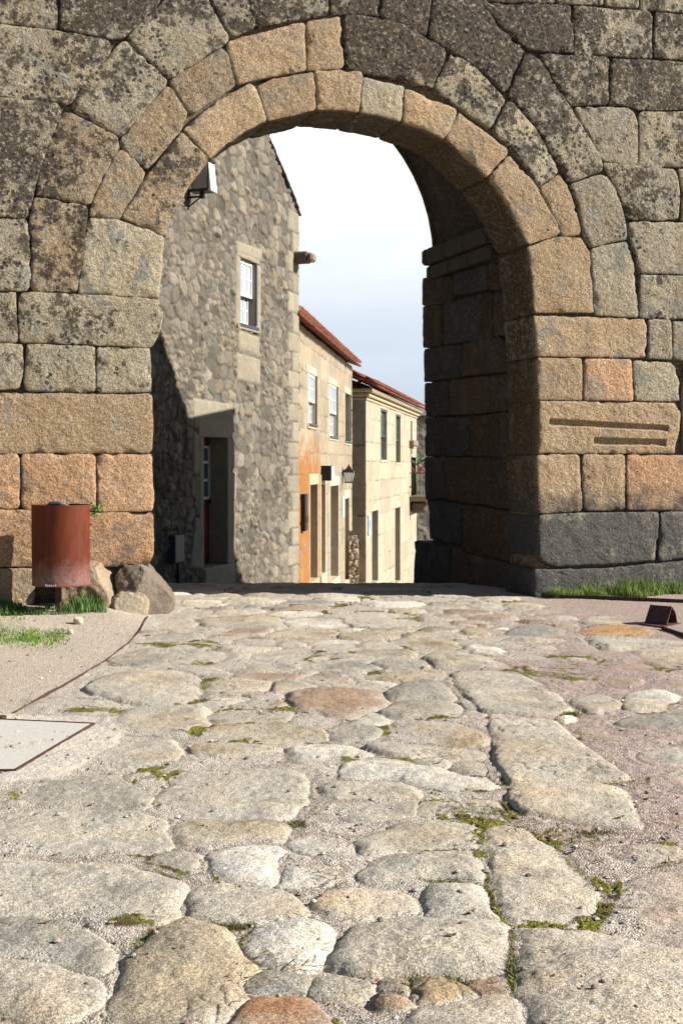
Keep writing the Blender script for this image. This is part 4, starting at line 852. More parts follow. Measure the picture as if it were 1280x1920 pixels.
def facade_grid(plane, u0, u1, z0f, z1f, step, style, seed, holes, dressed, pal, top=None, colour=None, mask=None, amp=1.0):
    nu = int((u1 - u0) / step) + 1; nv = int((z1f - z0f) / step) + 1
    U, V = np.meshgrid(np.linspace(u0, u1, nu), np.linspace(z0f, z1f, nv))
    Uw = U + .035 * fbm(U * 3, V * 3, oct=3, seed=seed + 5); Vw = V + .03 * fbm(U * 3 + 40, V * 3, oct=3, seed=seed + 6)
    if style == 'rubble':
        Uw = Uw + .03 * fbm(U * 9, V * 9, oct=3, seed=seed + 19) + .05 * fbm(U * 1.1, V * 1.1, oct=2, seed=seed + 9); Vw = Vw + .06 * fbm(U * 1.1 + 7, V * 1.1, oct=2, seed=seed + 8)
        F1, F2, ID = cells(Uw, Vw, .29, .21, seed); e = (F2 - F1) * .12
        F1b, F2b, IDb = cells(Uw + 3, Vw, .17, .12, seed + 20); eb = (F2b - F1b) * .075
        pick = fbm(U * 1.3, V * 1.3, oct=2, seed=seed + 30) > .0
        e = np.where(pick, eb, e); ID = np.where(pick, IDb, ID)
        h = .042 * amp * (1 - np.exp(-np.maximum(e, 0) / .012)) * (.2 + 1.0 * ID) + .030 * fbm(U * 7 + ID * 50, V * 6, oct=4, seed=seed + 7, gain=.65)
        gapm = np.exp(-e / .008)
    else:
        rowh = []; z = z0f - .2; rs = random.Random(seed); kb = 1.4 if seed in (33, 34) else 1.1
        while z < z1f + .5: z += rs.uniform(.32, .54) * kb; rowh.append(z)
        rowh = np.array(rowh); r = np.searchsorted(rowh, Vw + .012 * np.round(fbm(U * 1.2, V * 0, oct=2, seed=seed) * 3)); lo = np.where(r > 0, rowh[np.maximum(r - 1, 0)], z0f - .2); hi = rowh[np.minimum(r, len(rowh) - 1)]
        dv = np.minimum(Vw - lo, hi - Vw); bw = (.42 + .7 * hsh(r, r * 0, r * 0, seed + 1)) * kb; q = (Uw + 7 * hsh(r, r * 0 + 1, r * 0, seed + 2)) / bw
        qi = np.floor(q); jl = .5 * (hsh(qi, r, r * 0, seed + 3) - .5); jr = .5 * (hsh(qi + 1, r, r * 0, seed + 3) - .5); f = q - qi
        f2 = np.where(f < jl, 0, f); du = np.minimum(np.abs(f - jl), np.abs(1 + jr - f)) * bw
        e = np.maximum(np.minimum(du, dv), 0); ID = hsh(qi + (f > 1 + jr) - (f < jl), r, r * 0, seed + 4)
        h = .014 * amp * (1 - np.exp(-e / .012)) + .006 * (ID - .5) + .008 * fbm(U * 7 + ID * 30, V * 7, oct=3, seed=seed + 7)
        gapm = np.exp(-e / .008)
    c0, c1, c2 = [np.array(c) for c in pal]
    I3 = ID[..., None]; C = np.where(I3 < .5, c0 + (c1 - c0) * I3 * 2, c1 + (c2 - c1) * (I3 - .5) * 2) * ((.78 + .44 * np.mod(ID * 7.3, 1)) if style == 'rubble' else (.93 + .14 * np.mod(ID * 7.3, 1)))[..., None] * np.where((np.mod(ID * 31.7, 1) > .9)[..., None], np.array((1.02, .95, .90)), 1.0)
    for P, hh, cc_ in dressed:
        d = poly_sd(P, U, V); m_ = d > 0
        h = np.where(m_, hh * (1 - np.exp(-np.maximum(d, 0) / .012)) + .006 * fbm(U * 8, V * 8, oct=3, seed=seed + 60), h); gapm = np.where(m_, np.exp(-np.maximum(d, 0) / .007), gapm)
        C = np.where(m_[..., None], np.array(cc_), C)
    C = C * (1 + .12 * fbm(U * 2.2, V * 2.2, oct=4, seed=seed + 61))[..., None]
    gk = (.72 if style == 'rubble' else .68) * np.clip(gapm, 0, 1) * (1 if style == 'rubble' else sstep(-.5, .2, fbm(U * 1.7, V * 1.7, oct=3, seed=seed + 70)))
    C = C * (1 - gk)[..., None] + np.array((.05, .04, .03)) * gk[..., None]
    if colour is not None: C = colour(U, V, C)
    keep = np.ones(U.shape, bool)
    for (a, b, c, d) in holes: keep &= ~((U > a) & (U < b) & (V > c) & (V < d))
    if top is not None: T = top(U); V = np.minimum(V, T)
    kq = keep[:-1, :-1] & keep[1:, :-1] & keep[:-1, 1:] & keep[1:, 1:]
    mk = np.zeros((*U.shape, 3))
    if mask is not None: mk[..., 0] = mask(U, V)
    mb = MB(); mb.grid(plane.W(U, V, h).reshape(-1, 3), nv, nu, keep=kq, tint=C.reshape(-1, 3), mask=mk.reshape(-1, 3), flip=(plane.n[0] * plane.d[1] - plane.n[1] * plane.d[0]) > 0)
    return mb
def reveal(mb, pl, hole, depth, tint, fr=.0, proud=.03, jamb=.0, head=.0, sill=.0):
    """stone lining of an opening, butted pieces"""
    a, b, c, d = hole; F_ = pl.frame(); e = .015
    mb.box((a - .16 - jamb, -depth, c), (a + e, proud, d), frame=F_, tint=tint, bev=.012)
    mb.box((b - e, -depth, c), (b + .16 + jamb, proud, d), frame=F_, tint=tint, bev=.012)
    mb.box((a - .22 - jamb, -depth, d - e + .016), (b + .22 + jamb, proud + .004, d + .2 + head), frame=F_, tint=tint, bev=.012)
    mb.box((a - .18 - jamb, -depth, c - .14 - sill), (b + .18 + jamb, proud + .02, c + e - .016), frame=F_, tint=tint, bev=.012)
def sash(pl, hole, d, parent, fm, gm, cols=3, rows=(2, 2), fw=.055, drop=0.0):
    a, b, c, dd = hole; F_ = pl.frame(); f = MB(); gl = MB(); mid = c + (dd - c) * .47
    for (lo, hi, dep, nrw) in ((mid - .03, dd, d, rows[0]), (c, mid + .03, d - .07, rows[1])):
        f.box((a, dep - .04, lo), (a + fw, dep, hi), frame=F_); f.box((b - fw, dep - .04, lo), (b, dep, hi), frame=F_)
        f.box((a + fw, dep - .04, hi - fw), (b - fw, dep, hi), frame=F_); f.box((a + fw, dep - .04, lo), (b - fw, dep, lo + fw), frame=F_)
        for k in range(1, cols):
            u = a + (b - a) * k / cols; f.box((u - .012, dep - .03, lo + fw), (u + .012, dep - .006, hi - fw), frame=F_)
        for k in range(1, nrw):
            z = lo + (hi - lo) * k / nrw
            for q in range(cols):
                f.box((a + (b - a) * q / cols + (.012 if q else fw), dep - .03, z - .012), (a + (b - a) * (q + 1) / cols - (.012 if q < cols - 1 else fw), dep - .008, z + .012), frame=F_)
        gl.box((a + fw * .5, dep - .026, lo + fw * .5), (b - fw * .5, dep - .018, hi - fw * .5), frame=F_)
    w_ = f.build('window', fm, parent); gl.build('glass', gm, w_); return w_
def rect_px(pl, x0, y0, x1, y1):
    """opening from its pixel corners"""
    ua, zt = pl.uv(x0, y0); ub, zb = pl.uv(x1, y1); _, zt2 = pl.uv(x1, y0); _, zb0 = pl.uv(x0, y1)
    return (min(ua, ub), max(ua, ub), min(zb, zb0), max(zt, zt))

def tiles(pl, u0, u1, z, up, over, pitch=R(24), per=.21, run=3.0, layers=1):
    """rows of half-round clay tiles running up from the eaves line (outward = +d)"""
    mb = MB(); k = 0; u = u0; m = 7
    while u < u1:
        for kind in (0, 1):
            uu = u + per * .5 * kind; L = .46; nL = int(run / L)
            for j in range(nL):
                lift = (.055 if kind else 0) + random.uniform(-.008, .008); r1_, r2_ = (.085, .065) if kind else (.075, .09)
                s0 = j * L; s1 = (j + 1) * L + .06; V = []
                for (ss, rr, th) in ((s0, r1_, 0), (s1, r2_, 0)):
                    for lay in (0, .014):
                        for q in range(m + 1):
                            a = math.pi * q / m; x = math.cos(a) * (rr - lay); y = math.sin(a) * (rr - lay) * (1 if kind else -1)
                            dd = over - ss * math.cos(pitch); zz = z + ss * math.sin(pitch) + y + lift + (.02 if ss == s0 else 0)
                            V.append(pl.w(uu + x, zz, dd))
                n1 = m + 1; Q = []
                for q in range(m):
                    Q += [(q, q + 1, 2 * n1 + q + 1, 2 * n1 + q), (n1 + q, 3 * n1 + q, 3 * n1 + q + 1, n1 + q + 1), (q, n1 + q, n1 + q + 1, q + 1), (2 * n1 + q, 2 * n1 + q + 1, 3 * n1 + q + 1, 3 * n1 + q)]
                mb.add(V, Q)
        u += per
    return mb

# ---- house 1 : rubble gable on the left
H1 = Plane((-2.1, 21.0), (.295, .95), 1)
uE = H1.uv(558, 500)[0]; uS = -3.9
ridge_u = -.4; zc = H1.uv(557, 400)[1]; ztp = H1.uv(495, 245)[1]; u495 = H1.uv(495, 245)[0]; slope = (ztp - zc) / (uE - u495)
top1 = lambda U: np.where(U > ridge_u, zc + slope * (uE - U), zc + slope * (uE - ridge_u) - slope * (ridge_u - U))
house1 = empty('stone_house', H1.w(0, -.5), 'tall rough rubble granite house with a steep gable left of the street', 'house')
wn = rect_px(H1, 448, 484, 477, 610); dr = rect_px(H1, 377, 815, 423, 1060)
wn = (wn[0], wn[1], H1.uv(462, 611)[1], H1.uv(462, 488)[1]); dr = (dr[0], dr[1], H1.uv(400, 1061)[1], H1.uv(400, 820)[1])
def pxp(pl, L): return [pl.uv(*q) for q in L]
DS = (.26, .235, .18)
drs = [(pxp(H1, [(356, 745), (432, 757), (436, 812), (360, 803)]), .05, (.27, .245, .19)),
       (pxp(H1, [(358, 808), (377, 812), (377, 890), (358, 888)]), .045, DS), (pxp(H1, [(362, 970), (377, 970), (377, 1068), (350, 1066)]), .05, DS), (pxp(H1, [(366, 892), (377, 892), (377, 966), (366, 966)]), .04, DS),
       (pxp(H1, [(423, 822), (436, 825), (438, 880), (423, 880)]), .045, DS), (pxp(H1, [(423, 884), (440, 884), (440, 935), (423, 935)]), .045, DS), (pxp(H1, [(423, 938), (438, 938), (438, 1062), (423, 1062)]), .045, DS),
       (pxp(H1, [(440, 450), (489, 468), (489, 492), (440, 474)]), .04, (.275, .245, .19)), (pxp(H1, [(440, 476), (448, 480), (448, 612), (440, 608)]), .035, (.275, .245, .19)), (pxp(H1, [(478, 495), (487, 499), (487, 625), (478, 622)]), .035, (.275, .245, .19)),
       (pxp(H1, [(444, 618), (484, 632), (484, 668), (444, 655)]), .04, (.28, .25, .19)), (pxp(H1, [(441, 660), (486, 673), (486, 722), (441, 712)]), .035, (.265, .24, .185))]
# corner quoins
zz = -2.2; k = 0
while zz < zc - .1:
    qf = random.uniform(.85, 1.1); h = random.uniform(.3, .42); L = .62 if k % 2 else .38; drs.append(([(uE - L, zz), (uE, zz), (uE, zz + h), (uE - L, zz + h)], .035, tuple(c * qf for c in (.27, .245, .19)))); zz += h; k += 1
mb = facade_grid(H1, uS, uE, -1.3, 8.9, .021, 'rubble', 5, [wn, dr], drs, ((.105, .097, .08), (.17, .155, .127), (.225, .20, .158)), top=top1)
mb.build('front_wall', M['rubble'], house1, smooth=True)
mb = MB()     # rest of the body
def prism(mb, pl, u0, u1, zb, topf, depth, tint, inset=.07):
    us = [u0, ridge_u, u1] if topf is top1 else [u0, u1]
    for dd in (-inset, -depth):
        V = [pl.w(u, zb, dd) for u in us] + [pl.w(u, float(topf(np.array(u))) - .03, dd) for u in us]; n_ = len(us)
        if dd == -depth: mb.add(V, [(i, i + 1, n_ + i + 1, n_ + i) for i in range(n_ - 1)], tint=tint)
    for u in (u0, u1):
        V = [pl.w(u, zb, .01), pl.w(u, zb, -depth), pl.w(u, float(topf(np.array(u))) - .03, -depth), pl.w(u, float(topf(np.array(u))) - .03, .01)]; mb.add(V, [(0, 1, 2, 3)], tint=tint)
prism(mb, H1, uS, uE, -3, top1, 6.5, (.28, .24, .18)); mb.build('side_walls', M['rubble'], house1)
mb = MB(); reveal(mb, H1, wn, .24, (.275, .245, .19), jamb=-.04, head=-.06, sill=-.05, proud=.03); mb.build('window_surround', M['ashlar'], house1)
sash(H1, (wn[0] + .01, wn[1] - .01, wn[2] + .02, wn[3] - .01), -.03, house1, M['white'], M['curtain'])
mb = MB(); mb.box((wn[0] - .06, -.1, wn[2] - .05), (wn[1] + .1, .06, wn[2] + .015), frame=H1.frame(), bev=.01); mb.build('window_sill', M['slate'], house1)
mb = MB(); mb.box((wn[1] - .012, -.12, wn[2] + .04), (wn[1] + .035, .045, wn[3]), frame=H1.frame()); mb.build('window_shutter_edge', M['slate'], house1)
mb = MB(); reveal(mb, H1, dr, .62, (.30, .265, .20), jamb=-.02, head=.1, proud=.05); mb.box((dr[0] - .1, -.6, dr[2] - .55), (dr[1] + .2, .12, dr[2] + .0), frame=H1.frame(), bev=.03, tint=(.32, .28, .2)); mb.build('door_surround', M['rubble'], house1)
F_ = H1.frame(); f = MB(); a, b, c, d = dr
f.box((a, -.34, c), (b, -.29, d), frame=F_); f.box((a + .09, -.292, c + .12), (b - .09, -.275, c + .95), frame=F_, bev=.01)
dob = f.build('door', M['redwood'], house1)
f = MB(); ga, gb = a + .10, b - .045; gc, gd = c + 1.08, d - .13; fw = .045
f.box((ga, -.292, gc), (ga + fw, -.255, gd), frame=F_); f.box((gb - fw, -.292, gc), (gb, -.255, gd), frame=F_)
for z in (gc, gc + (gd - gc) / 3, gc + (gd - gc) * 2 / 3, gd - fw): f.box((ga + fw, -.292, z), (gb - fw, -.257, z + fw), frame=F_)
f.box(((ga + gb) / 2 - .018, -.292, gc + fw), ((ga + gb) / 2 + .018, -.259, gd - fw), frame=F_)
gfr = f.build('glazing_bars', M['white'], dob)
f = MB(); f.box((ga + .02, -.289, gc + .02), (gb - .02, -.28, gd - .02), frame=F_); f.build('glass', M['glass'], dob)
f = MB(); f.box((b - .04, -.29, c + 1.0), (b - .015, -.25, c + 1.12), frame=F_, bev=.008); f.build('handle', M['black'], dob)
# roof: thin dark slates over the gable
mb = MB(); zr = float(top1(np.array(ridge_u)))
for (ua, ub) in ((ridge_u, uE + .10), (ridge_u, uS - .25)):
    n_ = 26
    for i in range(n_):
        u_a = ua + (ub - ua) * i / n_; u_b = ua + (ub - ua) * (i + 1) / n_ ; za = zr - abs(u_a - ridge_u) * slope; zb_ = zr - abs(u_b - ridge_u) * slope
        j1 = random.uniform(-.03, .0); V = [H1.w(u_a, za + .01, .07 + j1), H1.w(u_b, zb_ + .03, .07 + j1), H1.w(u_b, zb_ + .03, -6.6), H1.w(u_a, za + .01, -6.6)]
        V2 = [(x, y, z + .03) for x, y, z in V]; mb.add(V + V2, [(0, 1, 2, 3), (7, 6, 5, 4), (0, 4, 5, 1), (1, 5, 6, 2), (2, 6, 7, 3), (3, 7, 4, 0)])
mb.build('roof', mat_simple('dark_slate', (.055, .055, .06), .7, 0, .3, 6), house1, fix=True)
# stone spout on the far corner
mb = MB(); _, zsp = H1.uv(565, 490); us = uE - .15
mb.box((us - .16, -.2, zsp - .10), (us + .14, .30, zsp + .11), frame=H1.frame(), bev=.035, tint=(.15, .13, .11)); mb.box((us - .14, .28, zsp - .09), (us + .12, .40, zsp + .08), frame=H1.frame(), bev=.04, tint=(.24, .2, .15)); mb.build('corbel_stone', M['boulder'], house1)

# ---- house 2
H2 = Plane((-.85, 27.0), (.102, 1.0), 1)
house2 = empty('ashlar_house', H2.w(2, -1.2), 'two storey ashlar house with red tiled eaves and an orange lichen stain by its doors', 'house')
u2a = -2.0; u2b = H2.uv(659, 700)[0]; ze2 = (H2.uv(560, 605)[1] + H2.uv(658, 687)[1]) / 2
def hole2(x0, x1, y0, y1):
    a, _ = H2.uv(x0, y0); b, _ = H2.uv(x1, y0); xm = (x0 + x1) / 2; return (a, b, H2.uv(xm, y1)[1], H2.uv(xm, y0)[1])
doors2 = [hole2(580, 595, 909, 1088), hole2(600.5, 609, 909, 1076), hole2(618, 634, 911, 1086), hole2(645, 654, 935, 1088)]
wins2 = [hole2(577, 590, 702, 796), hole2(616.5, 630, 722, 819), hole2(645.5, 655, 738, 828)]
AP = ((.25, .22, .165), (.32, .28, .21), (.30, .245, .17))
def stain2(U, V):
    px = 640 + 2400 * (H2.P[0] + H2.d[0] * U) / (H2.P[1] + H2.d[1] * U); py = 870 - 2400 * (V - H) / (H2.P[1] + H2.d[1] * U)
    return np.clip(.72 * sstep(616, 594, px) * sstep(785, 890, py) + .35 * sstep(640, 580, px) * sstep(700, 780, py) * sstep(870, 800, py), 0, 1)
mb = facade_grid(H2, u2a, u2b, -3.2, ze2, .028, 'ashlar', 12, doors2 + wins2, [], AP, mask=stain2); mb.build('front_wall', M['ashlar'], house2, smooth=True)
mb = MB()
V = lambda u, z, d: H2.w(u, z, d)
for u in (u2a, u2b): mb.add([V(u, -4, .01), V(u, -4, -7), V(u, ze2, -7), V(u, ze2, .01)], [(0, 1, 2, 3)], tint=(.4, .34, .25))
mb.add([V(u2a, -4, -7), V(u2b, -4, -7), V(u2b, ze2, -7), V(u2a, ze2, -7)], [(0, 1, 2, 3)], tint=(.4, .34, .25)); mb.build('side_walls', M['ashlar'], house2)
for i, hl in enumerate(doors2):
    mb = MB(); reveal(mb, H2, hl, .5, (.50, .43, .32) if i else (.46, .36, .24), jamb=-.08, head=.05, proud=.02 if i not in (1,) else .026, sill=.4); 
    F_ = H2.frame(); a, b, c, d = hl; fr = mb.build('door_surround', M['ashlar'], house2)
    mb = MB(); mb.box((a, -.46, c), (b, -.41, d), frame=F_)
    for q in range(3): mb.box((a + .06 + (b - a - .1) * q / 3, -.412, c + .08), (a + (b - a - .1) * (q + 1) / 3, -.40, d - .08), frame=F_)
    mb.build('door', M['greywood'], house2)
for i, hl in enumerate(wins2):
    mb = MB(); reveal(mb, H2, hl, .2, (.50, .43, .32), jamb=-.06, head=-.02, sill=-.04, proud=.02); mb.build('window_surround', M['ashlar'], house2)
    if i < 2: sash(H2, (hl[0] + .01, hl[1] - .01, hl[2] + .02, hl[3] - .01), .0, house2, M['white'], M['curtain'], cols=3)
    else: sash(H2, (hl[0] + .01, hl[1] - .01, hl[2] + .02, hl[3] - .01), -.12, house2, M['green'], M['glass'], cols=2)
    mb = MB(); mb.box((hl[0] - .06, -.08, hl[2] - .05), (hl[1] + .06, .07, hl[2] + .012), frame=H2.frame(), bev=.01); mb.build('window_sill', M['slate'] if i == 0 else M['green'], house2)
    mb = MB(); mb.box((hl[1] - .01, -.1, hl[2] + .02), (hl[1] + .04, .05, hl[3]), frame=H2.frame()); mb.build('window_frame_edge', M['slate'] if i == 0 else M['green'], house2)
tiles(H2, u2a, u2b + .15, ze2 + .02, 1, .27, run=3.2).build('tiled_roof', M['tile'], house2, smooth=True)
mb = MB(); Vr = [H2.w(u2a, ze2, .25), H2.w(u2b + .1, ze2, .25), H2.w(u2b + .1, ze2 + 1.55, -3.3), H2.w(u2a, ze2 + 1.55, -3.3), H2.w(u2b + .1, ze2, -7), H2.w(u2a, ze2, -7)]
mb.add(Vr, [(0, 1, 2, 3), (3, 2, 4, 5)]); mb.add([H2.w(u2b, ze2, 0), H2.w(u2b, ze2 + 1.5, -3.3), H2.w(u2b, ze2, -6.9)], tris=[(0, 1, 2)]); mb.build('roof_deck', M['tile'], house2)

# ---- house 3
H3 = Plane((.75, 40.0), (.154, 1.0), 1)
u3b = H3.uv(780, 800)[0]; ze3 = 3.80
house3 = empty('ashlar_house', H3.w(4, -2.4), 'pale cream ashlar house with moulded cornice and balcony at the far end of the street', 'house')
def hole3(x0, x1, y0, y1):
    a, _ = H3.uv(x0, y0); b, _ = H3.uv(x1, y0); xm = (x0 + x1) / 2; return (a, b, H3.uv(xm, y1)[1], H3.uv(xm, y0)[1])
doors3 = [hole3(696, 708, 958, 1092), hole3(739.5, 749.5, 952, 1092), hole3(770, 779, 858, 928)]
wins3 = [hole3(712.5, 724.5, 768, 862), hole3(741, 750, 778, 867), hole3(769, 771.8, 790, 852)]
CP = ((.35, .31, .24), (.40, .355, .27), (.37, .315, .23))
mb = facade_grid(H3, 0, u3b, -4.6, ze3, .04, 'ashlar', 33, doors3 + wins3[:2] + wins3[2:], [], CP, amp=.8); mb.build('front_wall', M['ashlar'], house3, smooth=True)
SP = Plane(H3.w(0, 0)[:2], (H3.n[0], H3.n[1]), 1)
SP.n = (-H3.d[0], -H3.d[1])
mb = facade_grid(SP, -4.5, .012, -4.6, ze3, .05, 'ashlar', 34, [], [], ((.34, .28, .2), (.4, .33, .24), (.38, .29, .2)), amp=1.2); mb.build('gable_wall', M['ashlar'], house3, smooth=True)
mb = MB(); mb.add([H3.w(u3b, -6, .01), H3.w(u3b, -6, -6), H3.w(u3b, ze3, -6), H3.w(u3b, ze3, .01)], [(0, 1, 2, 3)], tint=CP[0]); mb.add([H3.w(0, -6, -6), H3.w(u3b, -6, -6), H3.w(u3b, ze3, -6), H3.w(0, ze3, -6)], [(0, 1, 2, 3)], tint=CP[0]); mb.build('back_walls', M['ashlar'], house3)
for hl in doors3[:2]:
    mb = MB(); reveal(mb, H3, hl, .5, CP[1], jamb=-.08, head=.02, proud=.02); mb.build('door_surround', M['ashlar'], house3)
    mb = MB(); a, b, c, d = hl; mb.box((a, -.46, c), (b, -.41, d), frame=H3.frame()); mb.box((a + .1, -.412, c + .1), ((a + b) / 2 - .03, -.39, d - .1), frame=H3.frame(), bev=.01); mb.box(((a + b) / 2 + .03, -.412, c + .1), (b - .1, -.39, d - .1), frame=H3.frame(), bev=.01); mb.build('door', M['greywood'], house3)
for hl in wins3[:2]:
    mb = MB(); reveal(mb, H3, hl, .2, CP[1], jamb=-.06, head=-.02, sill=-.04, proud=.02); mb.build('window_surround', M['ashlar'], house3)
    sash(H3, (hl[0] + .01, hl[1] - .01, hl[2] + .02, hl[3] - .01), -.06, house3, M['green'], M['glass'], cols=3, rows=(3, 2))
    mb = MB(); mb.box((hl[0] - .02, -.09, hl[3] - .06), (hl[1] + .02, .03, hl[3] + .02), frame=H3.frame()); mb.build('window_head_board', M['green'], house3)
mb = MB(); hl = wins3[2]; reveal(mb, H3, hl, .2, CP[1], jamb=-.08, head=-.04, sill=-.06, proud=.02); mb.build('window_surround', M['ashlar'], house3)
mb = MB(); mb.box((hl[0], -.18, hl[2]), (hl[1], -.14, hl[3]), frame=H3.frame()); mb.build('window', M['slate'], house3)
# cornice: three stepped mouldings on the front and the gable
mb = MB()
for i, (zz0, zz1, pr) in enumerate(((ze3 - .30, ze3 - .20, .06), (ze3 - .198, ze3 - .07, .15), (ze3 - .068, ze3 + .06, .27))):
    mb.box((-pr, -.02, zz0), (u3b + pr * .5, pr, zz1), frame=H3.frame(), bev=.025, tint=(.50, .40, .28))
    mb.box((-pr, -4.5, zz0), (0.012, -.0201, zz1), frame=H3.frame(), bev=.025, tint=(.50, .40, .28))
mb.build('cornice', M['ashlar'], house3)
tiles(H3, -.35, u3b + .25, ze3 + .12, 1, .46, run=2.6, per=.24).build('tiled_roof', M['tile'], house3, smooth=True)
mb = tiles(SP, -4.4, .1, ze3 + .10, 1, .36, run=.5, per=.24, pitch=R(14)); mb.build('tiled_roof_hip', M['tile'], house3, smooth=True)
mb = MB(); mb.add([H3.w(-.3, ze3 + .07, .3), H3.w(u3b + .2, ze3 + .07, .3), H3.w(u3b - 2, ze3 + 1.3, -3), H3.w(2.6, ze3 + 1.3, -3), H3.w(u3b, ze3 + .07, -6), H3.w(-.3, ze3 + .07, -6)], [(0, 1, 2, 3), (3, 2, 4, 5)], tris=[(0, 3, 5), (1, 4, 2)]); mb.build('roof_deck', M['tile'], house3)
# balcony
ua_, zb = H3.uv(768, 928); ub_ = u3b + .1
mb = MB(); mb.box((ua_ - .3, .0, zb - .26), (ub_, 1.05, zb - .06), frame=H3.frame(), bev=.03, tint=(.2, .17, .13)); mb.box((ua_, .0, zb - .75), (ua_ + .35, .7, zb - .262), frame=H3.frame(), bev=.1, tint=(.12, .1, .08)); bal = mb.build('balcony', M['ashlar'], house3)
mb = MB()
for q in range(14):
    u = ua_ - .25 + (ub_ - ua_ + .2) * q / 13; mb.box((u - .012, .98, zb - .06), (u + .012, 1.0, zb + .9), frame=H3.frame())
for q in range(1, 7): mb.box((ua_ - .26, 1.0 * q / 7, zb - .06), (ua_ - .24, 1.0 * q / 7 + .02, zb + .9), frame=H3.frame())
mb.box((ua_ - .27, .97, zb + .9), (ub_, 1.01, zb + .94), frame=H3.frame()); mb.box((ua_ - .27, .0, zb + .9), (ua_ - .23, .969, zb + .94), frame=H3.frame()); mb.build('railing', M['green'], bal)
mb = MB(); mb.box((ua_ - .35, .0, zb + 2.05), (ua_ + 1.6, .22, zb + 2.3), frame=H3.frame(), bev=.04, tint=(.24, .19, .13)); mb.build('door_hood', M['ashlar'], house3)
mb = MB(); a, b, c, d = doors3[2]; mb.box((a, -.4, c), (b, -.35, d), frame=H3.frame()); mb.build('balcony_door', M['green'], house3)

# flower boxes on the balcony
mb = MB(); rs = random.Random(4)
fb = empty('flower_box', H3.w(ua_ + 1.3, zb - .05, .8), 'red flowering balcony plants above the green railing', 'flower box')
mb.box((ua_ + .5, .75, zb + .62), (ub_, .94, zb + .80), frame=H3.frame(), tint=(.3, .1, .05)); mb.build('trough', M['rust'], fb)
def leafcloud(n, c, r, size, tint=(1, 1, 1), rs=rs):
    mb = MB()
    for _ in range(n):
        v = Vector((rs.gauss(0, .5) * r[0], rs.gauss(0, .5) * r[1], rs.gauss(0, .5) * r[2])) + Vector(c)
        a = Vector((rs.uniform(-1, 1), rs.uniform(-1, 1), rs.uniform(-1, 1))).normalized(); b = a.orthogonal().normalized(); s_ = size * rs.uniform(.6, 1.3)
        h = rs.uniform(.6, 1.3)
        mb.add([tuple(v - a * s_), tuple(v + b * s_ * .5), tuple(v + a * s_), tuple(v - b * s_ * .5)], [(0, 1, 2, 3)], tint=tuple(x * h for x in tint))
    return mb
leafcloud(160, H3.w(ua_ + 1.5, zb + 1.05, .9), (.9, .4, .2), .09).build('flowers', M['red'], fb)['kind'] = 'stuff'
leafcloud(160, H3.w(ua_ + 1.3, zb + 1.45, .9), (.9, .4, .22), .1).build('leaves', M['leaf'], fb)['kind'] = 'stuff'

# ---- far buildings closing the gap
T1 = Plane((3.9, 66.0), (1.0, .15), 1)
tw = empty('stone_house', T1.w(1, -4), 'grey unlit stone house end seen beyond the balcony', 'house')
mb = facade_grid(T1, -1.5, 4.5, -6, 4.0, .09, 'rubble', 77, [], [], ((.16, .15, .13), (.24, .225, .2), (.3, .28, .24))); mb.build('front_wall', M['rubble'], tw, smooth=True)
mb = MB(); mb.box((-1.5, -6, -6.5), (4.5, -.08, 3.98), frame=T1.frame(), tint=(.22, .2, .17)); mb.build('side_walls', M['rubble'], tw)
mb = MB(); V = [T1.w(-1.7, 4.0, .2), T1.w(4.7, 4.0, .2), T1.w(4.7, 4.0, -6.2), T1.w(-1.7, 4.0, -6.2), T1.w(.2, 4.4, -2.2), T1.w(2.8, 4.4, -3.5)]
mb.add(V, [(0, 1, 5, 4), (2, 3, 4, 5)], [(3, 0, 4), (1, 2, 5)]); mb.build('roof', M['greywood'], tw, fix=True)
# unseen house behind the right pier, added to shade the rubble house
OP = Plane((2.65, 18.1), (.10, 1.0), -1)
shade_house = empty('stone_house', OP.w(2, -.4), 'unseen granite house added behind the right pier to shade the rubble house', 'house')
mb = facade_grid(OP, 0, 3.2, -1.6, 5.2, .06, 'ashlar', 51, [], [], ((.26, .22, .17), (.33, .28, .2), (.3, .25, .18))); mb.build('front_wall', M['ashlar'], shade_house, smooth=True)
mb = MB(); mb.box((0, -4.2, -2.4), (3.2, -.06, 5.15), frame=OP.frame(), tint=(.3, .25, .19)); mb.build('side_walls', M['ashlar'], shade_house)
mb = MB(); V = [OP.w(-.2, 5.22, .2), OP.w(3.3, 5.22, .2), OP.w(3.3, 5.22, -4.4), OP.w(-.2, 5.22, -4.4), OP.w(-.2, 6.15, -2.1), OP.w(1.2, 6.15, -2.1)]
mb.add(V, [(0, 1, 5, 4), (2, 3, 4, 5)], [(3, 0, 4), (1, 2, 5)]); mb.build('roof', M['tile'], shade_house, fix=True)

# rubble stub wall between house 2 and 3
H2e = H2.uv(655, 1000)[0]
sw = empty('stair_wall', H2.w(H2e, -2), 'small ragged rubble wall beside the last door of the orange-stained house', 'wall')
Sp = Plane(H2.w(u2b - 1.2, 0)[:2], (1, .1), 1)
SWu0, SWz = Sp.uv(654, 993); SWu1, _ = Sp.uv(672, 1090)
mb = facade_grid(Sp, SWu0, SWu1, -3.4, SWz, .02, 'rubble', 91, [], [], ((.42, .34, .24), (.5, .41, .3), (.46, .34, .24)), top=lambda U: SWz - .0 - (U - SWu0) * .5 - .12 * np.floor((U - SWu0) * 9) / 2, amp=1.3); mb.build('rubble_face', M['rubble'], sw, smooth=True)
mb = MB(); mb.box((SWu0, -1.2, -4), (SWu0 + (SWu1 - SWu0) * .8, -.06, SWz - .35), frame=Sp.frame(), tint=(.4, .33, .24), bev=.03); mb.build('rubble_body', M['rubble'], sw)

